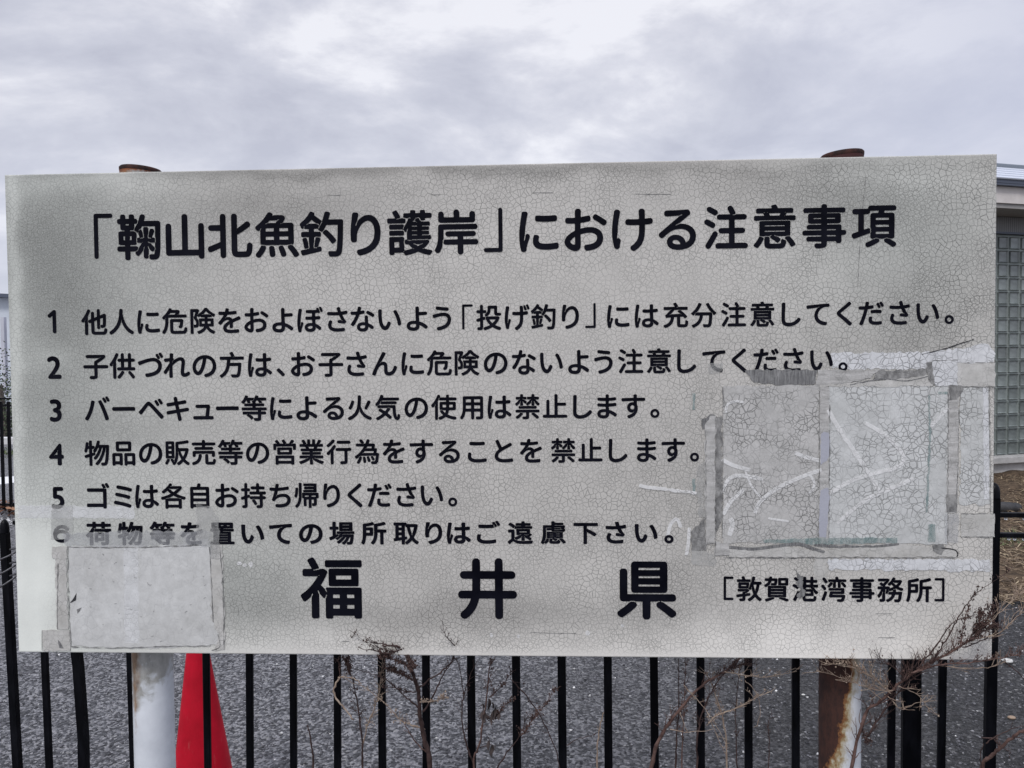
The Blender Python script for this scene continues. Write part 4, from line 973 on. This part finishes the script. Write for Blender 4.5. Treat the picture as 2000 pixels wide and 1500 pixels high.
weed('tall dark dead weed whose curled tip overlaps the bottom edge of the board', [
  ([(880, 2250), (850, 1700), (840, 1500), (828, 1440), (820, 1395), (817, 1350), (808, 1320), (800, 1300), (796, 1282), (786, 1268), (774, 1262), (760, 1261)], Yb, -.02, 6.5, 2.6, 'd', 1.6, 22, 2),
  ([(800, 1300), (778, 1292), (760, 1285), (748, 1283)], .0, -.015, 2.2, .8, 'd', 26, 12, 5), ([(806, 1328), (790, 1318), (775, 1313), (758, 1306)], .03, .0, 2, .8, 'd', 26, 12, 6),
  ([(796, 1282), (800, 1292), (806, 1302)], .0, -.01, 3.5, 2.2, 'd', 46, 11, 8),
  ([(786, 1268), (760, 1276), (738, 1272), (708, 1268)], -.02, -.02, 1.4, .6, 'd', 12, 16, 2), ([(765, 1262), (745, 1257), (728, 1256), (713, 1253)], -.02, -.03, 1.2, .5, 'd', 8, 14, 2),
  ([(778, 1272), (755, 1270), (725, 1262)], -.02, -.02, 1, .5, 'd', 10, 12, 2),
  ([(816, 1345), (838, 1328), (870, 1305), (884, 1288), (888, 1272), (888, 1262), (878, 1250), (869, 1240), (864, 1212)], .05, -.03, 1.8, .7, 'd', 3, 16, 1),
  ([(826, 1390), (845, 1362), (862, 1325), (878, 1300), (892, 1286)], .07, .03, 2, .9, 'd', 1.5, 20, 1), ([(818, 1382), (795, 1364), (775, 1345), (745, 1322), (690, 1305)], .07, .05, 1.6, .7, 'd', 3, 20, 1),
  ([(830, 1425), (800, 1415), (785, 1408), (772, 1396), (748, 1370), (715, 1345), (665, 1322)], .09, .06, 1.6, .9, 'l', 4, 18, 2), ([(834, 1470), (812, 1450), (797, 1425), (785, 1405)], .10, .08, 1.8, .9, 'r', 2, 20, 1),
  ([(812, 1352), (790, 1350), (770, 1343), (750, 1343)], .06, .05, 1.3, .7, 'd', 4, 12, 4), ([(820, 1371), (840, 1370), (862, 1366), (868, 1360)], .06, .04, 1.3, .6, 'l', 10, 12, 3)], base_of(848))
weed('thin upright dead weed with a bent straw coloured twig, left of the tall dark weed', [
  ([(720, 2250), (710, 1700), (708, 1500), (707, 1440), (700, 1390), (692, 1340), (682, 1310), (672, 1288)], Yb, .05, 3, 1.0, 'd', 5, 26, 3), ([(708, 1455), (722, 1405), (738, 1365), (743, 1330), (748, 1285)], .10, .05, 1.8, .6, 'l', 7, 22, 1),
  ([(682, 1312), (680, 1275), (683, 1252), (690, 1240), (697, 1228)], .03, -.02, 1.2, .5, 'd', 4, 12, 1), ([(664, 1322), (651, 1350), (668, 1378), (690, 1406)], .03, .03, 2.4, 2.2, 'l', 0, 10, 0),
  ([(660, 1324), (675, 1322), (694, 1327), (706, 1336)], .03, .03, 1.6, 1.2, 'l', 2, 10, 0), ([(664, 1322), (662, 1300), (661, 1285)], .03, .02, 1.2, .6, 'r', 6, 14, 2), ([(683, 1315), (680, 1300), (677, 1290)], .04, .03, 2, 1, 'd', 30, 8, 5)], base_of(712))
weed('short bare dark stub between the second and third pickets right of the cone', [([(618, 2250), (614, 1700), (612, 1500), (611, 1475), (606, 1440), (601, 1415)], Yb, .10, 3.2, 1.8, 'd', 1, 10, 0)], base_of(612))
weed('dead weed with hanging withered leaves near the middle of the board', [
  ([(915, 2250), (922, 1700), (925, 1500), (935, 1460), (945, 1400), (952, 1350), (955, 1310), (960, 1287)], Yb, .05, 3.4, 1.3, 'r', 3, 22, 3), ([(925, 1490), (910, 1450), (902, 1400), (905, 1365), (918, 1320), (932, 1290)], .11, .06, 2, .8, 'd', 3, 22, 1),
  ([(906, 1365), (898, 1310), (891, 1285)], .08, .05, 1.3, .7, 'd', 2, 16, 1), ([(955, 1362), (980, 1340), (1000, 1310)], .07, .06, 1.2, .5, 'd', 12, 12, 2), ([(945, 1400), (968, 1400), (985, 1378), (1003, 1366)], .08, .06, 1.2, .6, 'd', 16, 9, 4),
  ([(1000, 1330), (1020, 1350), (1050, 1390), (1075, 1440), (1092, 1500), (1110, 1700)], .08, .12, 1.2, 1.6, 'd', 2, 22, 1), ([(1018, 1437), (1035, 1413), (1055, 1390), (1085, 1345)], .09, .06, 1.5, .6, 'r', 12, 14, 3),
  ([(968, 1505), (990, 1470), (1010, 1445), (1030, 1400)], .11, .08, 1.8, .8, 'd', 5, 18, 2), ([(938, 1460), (955, 1455), (968, 1458)], .10, .09, 1.2, .7, 'd', 8, 10, 4)], base_of(925))
weed('pale broken reed stem beside the picket left of the great diagonal branch', [([(1150, 2250), (1160, 1700), (1166, 1500), (1168, 1440), (1173, 1415), (1178, 1392)], Yb, .10, 2.6, 1.6, 'l', 1, 12, 0), ([(1107, 1456), (1125, 1444), (1140, 1440), (1157, 1438)], .10, .10, 1.0, .6, 'd', 2, 10, 1)], base_of(1166))
weed('cluster of dead canes with a thick branch rising diagonally to the board edge', [
  ([(1215, 2250), (1245, 1650), (1272, 1500), (1290, 1440), (1325, 1390), (1370, 1340), (1415, 1312), (1440, 1292), (1462, 1264)], Yb, .02, 6, 1.4, 'r', 5, 34, 2),
  ([(1320, 2250), (1318, 1700), (1320, 1500), (1322, 1430), (1326, 1380), (1325, 1287)], Yb, .07, 2.6, 1.2, 'd', 2, 22, 1), ([(1330, 1700), (1331, 1500), (1335, 1400), (1340, 1290)], .12, .06, 2.2, .9, 'r', 4, 22, 2),
  ([(1358, 1700), (1361, 1500), (1365, 1420), (1390, 1350), (1412, 1318)], .11, .05, 2.4, 1.2, 'd', 5, 24, 1), ([(1428, 1700), (1420, 1500), (1415, 1420), (1398, 1360), (1380, 1312)], .12, .06, 2.6, 1.2, 'l', 3, 24, 1),
  ([(1335, 1338), (1360, 1365), (1395, 1410), (1425, 1465)], .06, .06, 1.0, .8, 'l', 2, 16, 0), ([(1382, 1392), (1397, 1430), (1420, 1480)], .05, .06, 1.0, .7, 'l', 2, 14, 0), ([(1384, 1413), (1400, 1398), (1440, 1382), (1500, 1352)], .05, .04, 1.8, .7, 'l', 7, 22, 1),
  ([(1328, 1392), (1335, 1410), (1342, 1430)], .04, .04, 1.0, .6, 'l', 0, 10, 0), ([(1310, 1424), (1345, 1430), (1392, 1425)], .04, .04, 1.0, .5, 'l', 1, 10, 0), ([(1440, 1500), (1437, 1400), (1445, 1300)], .10, .08, 1.4, .8, 'd', 4, 16, 1),
  ([(1415, 1312), (1450, 1318), (1500, 1322), (1556, 1312)], .03, .04, 1.0, .5, 'l', 6, 30, 1), ([(1420, 1308), (1445, 1300), (1475, 1296)], .03, .03, 1.4, .6, 'd', 16, 22, 2), ([(1455, 1330), (1475, 1350), (1485, 1385), (1478, 1420)], .05, .06, 1.0, .5, 'l', 2, 20, 0),
  ([(1500, 1505), (1503, 1450), (1500, 1410), (1512, 1400)], .10, .09, 1.2, .6, 'd', 4, 14, 1)], base_of(1300))
weed('bushy dead weed with dark seed heads overlapping the lower right corner of the board', [
  ([(1590, 2300), (1630, 1700), (1682, 1420), (1720, 1370), (1770, 1325), (1820, 1293), (1870, 1265), (1893, 1250), (1905, 1235)], .05, -.05, 4.2, 2.0, 'r', 7, 40, 1),
  ([(1695, 1440), (1722, 1395), (1760, 1345), (1800, 1312)], .03, -.01, 2.2, 1.2, 'd', 9, 36, 1), ([(1895, 1250), (1915, 1230), (1928, 1210), (1940, 1188)], -.05, -.05, 2.2, 1.0, 'd', 17, 15, 6),
  ([(1898, 1245), (1922, 1232), (1945, 1222)], -.05, -.05, 1.6, .8, 'd', 18, 15, 6), ([(1905, 1240), (1912, 1215), (1918, 1195)], -.05, -.05, 1.4, .8, 'd', 17, 13, 5),
  ([(1790, 1308), (1815, 1278), (1840, 1245), (1860, 1218), (1880, 1207), (1895, 1206)], -.02, -.05, 1.6, .7, 'd', 4, 18, 1), ([(1815, 1296), (1842, 1260), (1868, 1215), (1890, 1178), (1905, 1160), (1922, 1148), (1972, 1115)], -.02, -.06, 1.5, .5, 'd', 4, 16, 2),
  ([(1875, 1262), (1880, 1235), (1886, 1205), (1892, 1185)], -.05, -.05, 1.2, .6, 'r', 12, 14, 3), ([(1900, 1250), (1950, 1236), (1985, 1205), (2004, 1178)], -.05, -.03, 1.1, .4, 'l', 5, 30, 1), ([(1880, 1265), (1920, 1250), (1950, 1240), (1990, 1200)], -.04, -.03, 1.1, .5, 'd', 4, 20, 1),
  ([(1780, 1315), (1830, 1300), (1900, 1294), (1945, 1287), (1995, 1276)], -.02, -.03, 2.0, .8, 'r', 9, 22, 2), ([(1835, 1300), (1880, 1305), (1935, 1303), (1962, 1293)], -.02, -.02, 1.0, .5, 'l', 4, 24, 0), ([(1960, 1292), (1985, 1310), (2010, 1335)], -.02, 0, 1.3, .9, 'd', 2, 10, 1),
  ([(1740, 1355), (1700, 1320), (1655, 1300), (1610, 1296)], .0, .0, 1.1, .5, 'l', 10, 40, 2), ([(1745, 1350), (1700, 1345), (1650, 1325), (1595, 1310)], .0, .02, 1.0, .5, 'l', 7, 36, 1), ([(1755, 1340), (1790, 1355), (1810, 1380), (1817, 1392)], -.01, .02, 1.0, .5, 'l', 4, 26, 1),
  ([(1735, 1360), (1760, 1385), (1790, 1372), (1820, 1370)], .0, .02, 1.0, .5, 'l', 4, 24, 0), ([(1725, 1370), (1690, 1335), (1680, 1300)], .01, .0, 1.0, .5, 'l', 6, 36, 1), ([(1770, 1328), (1740, 1300), (1700, 1294)], -.01, -.01, 1.0, .5, 'd', 8, 34, 1),
  ([(1760, 1335), (1775, 1310), (1800, 1290)], -.01, -.02, 1.4, .6, 'd', 12, 26, 1), ([(1682, 1420), (1690, 1440), (1696, 1448)], .03, .03, 1.2, .8, 'd', 26, 8, 3), ([(1905, 1240), (1950, 1200), (1985, 1165), (2010, 1160)], -.05, -.03, 1.0, .4, 'l', 9, 30, 1)], base_of(1640))
weed('thick dark cane arching in at the bottom right corner', [([(1880, 2300), (1895, 1700), (1915, 1510), (1935, 1478), (1958, 1458), (1980, 1438), (2010, 1422), (2080, 1405)], .10, .02, 5, 4, 'r', 1, 26, 0),
  ([(1918, 1442), (1940, 1444), (1955, 1458), (1975, 1472)], .05, .04, 1.4, 1.0, 'd', 4, 16, 1), ([(1925, 1452), (1960, 1430), (2005, 1415)], .05, .03, 1.2, .9, 'd', 2, 16, 0), ([(1918, 1500), (1914, 1475), (1920, 1460)], .06, .05, 1.2, .7, 'd', 4, 12, 1)], base_of(1915))
# withered leaves hanging on the middle weed
m_wl = simple('withered_leaf', (.018, .014, .014), (.07, .05, .045), 60, .8)
leafw = [o for o in bpy.data.objects if o.name.startswith('dry_weed') and 'withered' in o.get('label', '')][0]
for px, py, l_ in ((962, 1372, 46), (966, 1378, 30), (955, 1365, 40), (943, 1375, 30), (953, 1440, 26), (960, 1452, 28), (975, 1392, 14), (947, 1388, 26)):
    m = MB(); a = at(px, py, .06); k = 6; lm = l_*.00097; ph_ = rnd.uniform(-.12, .12)
    for i in range(k+1):
        u = i/k; wd_ = .0042*math.sin(math.pi*min(1, u*.9+.08))+.0004; tw = u*2.4+px
        c = a + Vector((ph_*lm*u+.002*math.sin(u*6), .003*math.sin(u*4), -lm*u)); d = Vector((math.cos(tw), math.sin(tw), 0))*wd_
        m.v += [c-d-leafw.location, c+Vector((0, .0014, 0))-leafw.location, c+d-leafw.location]
    for i in range(k): q = i*3; m.f += [(q, q+1, q+4, q+3), (q+1, q+2, q+5, q+4)]
    m.build('leaf', m_wl, leafw, True)
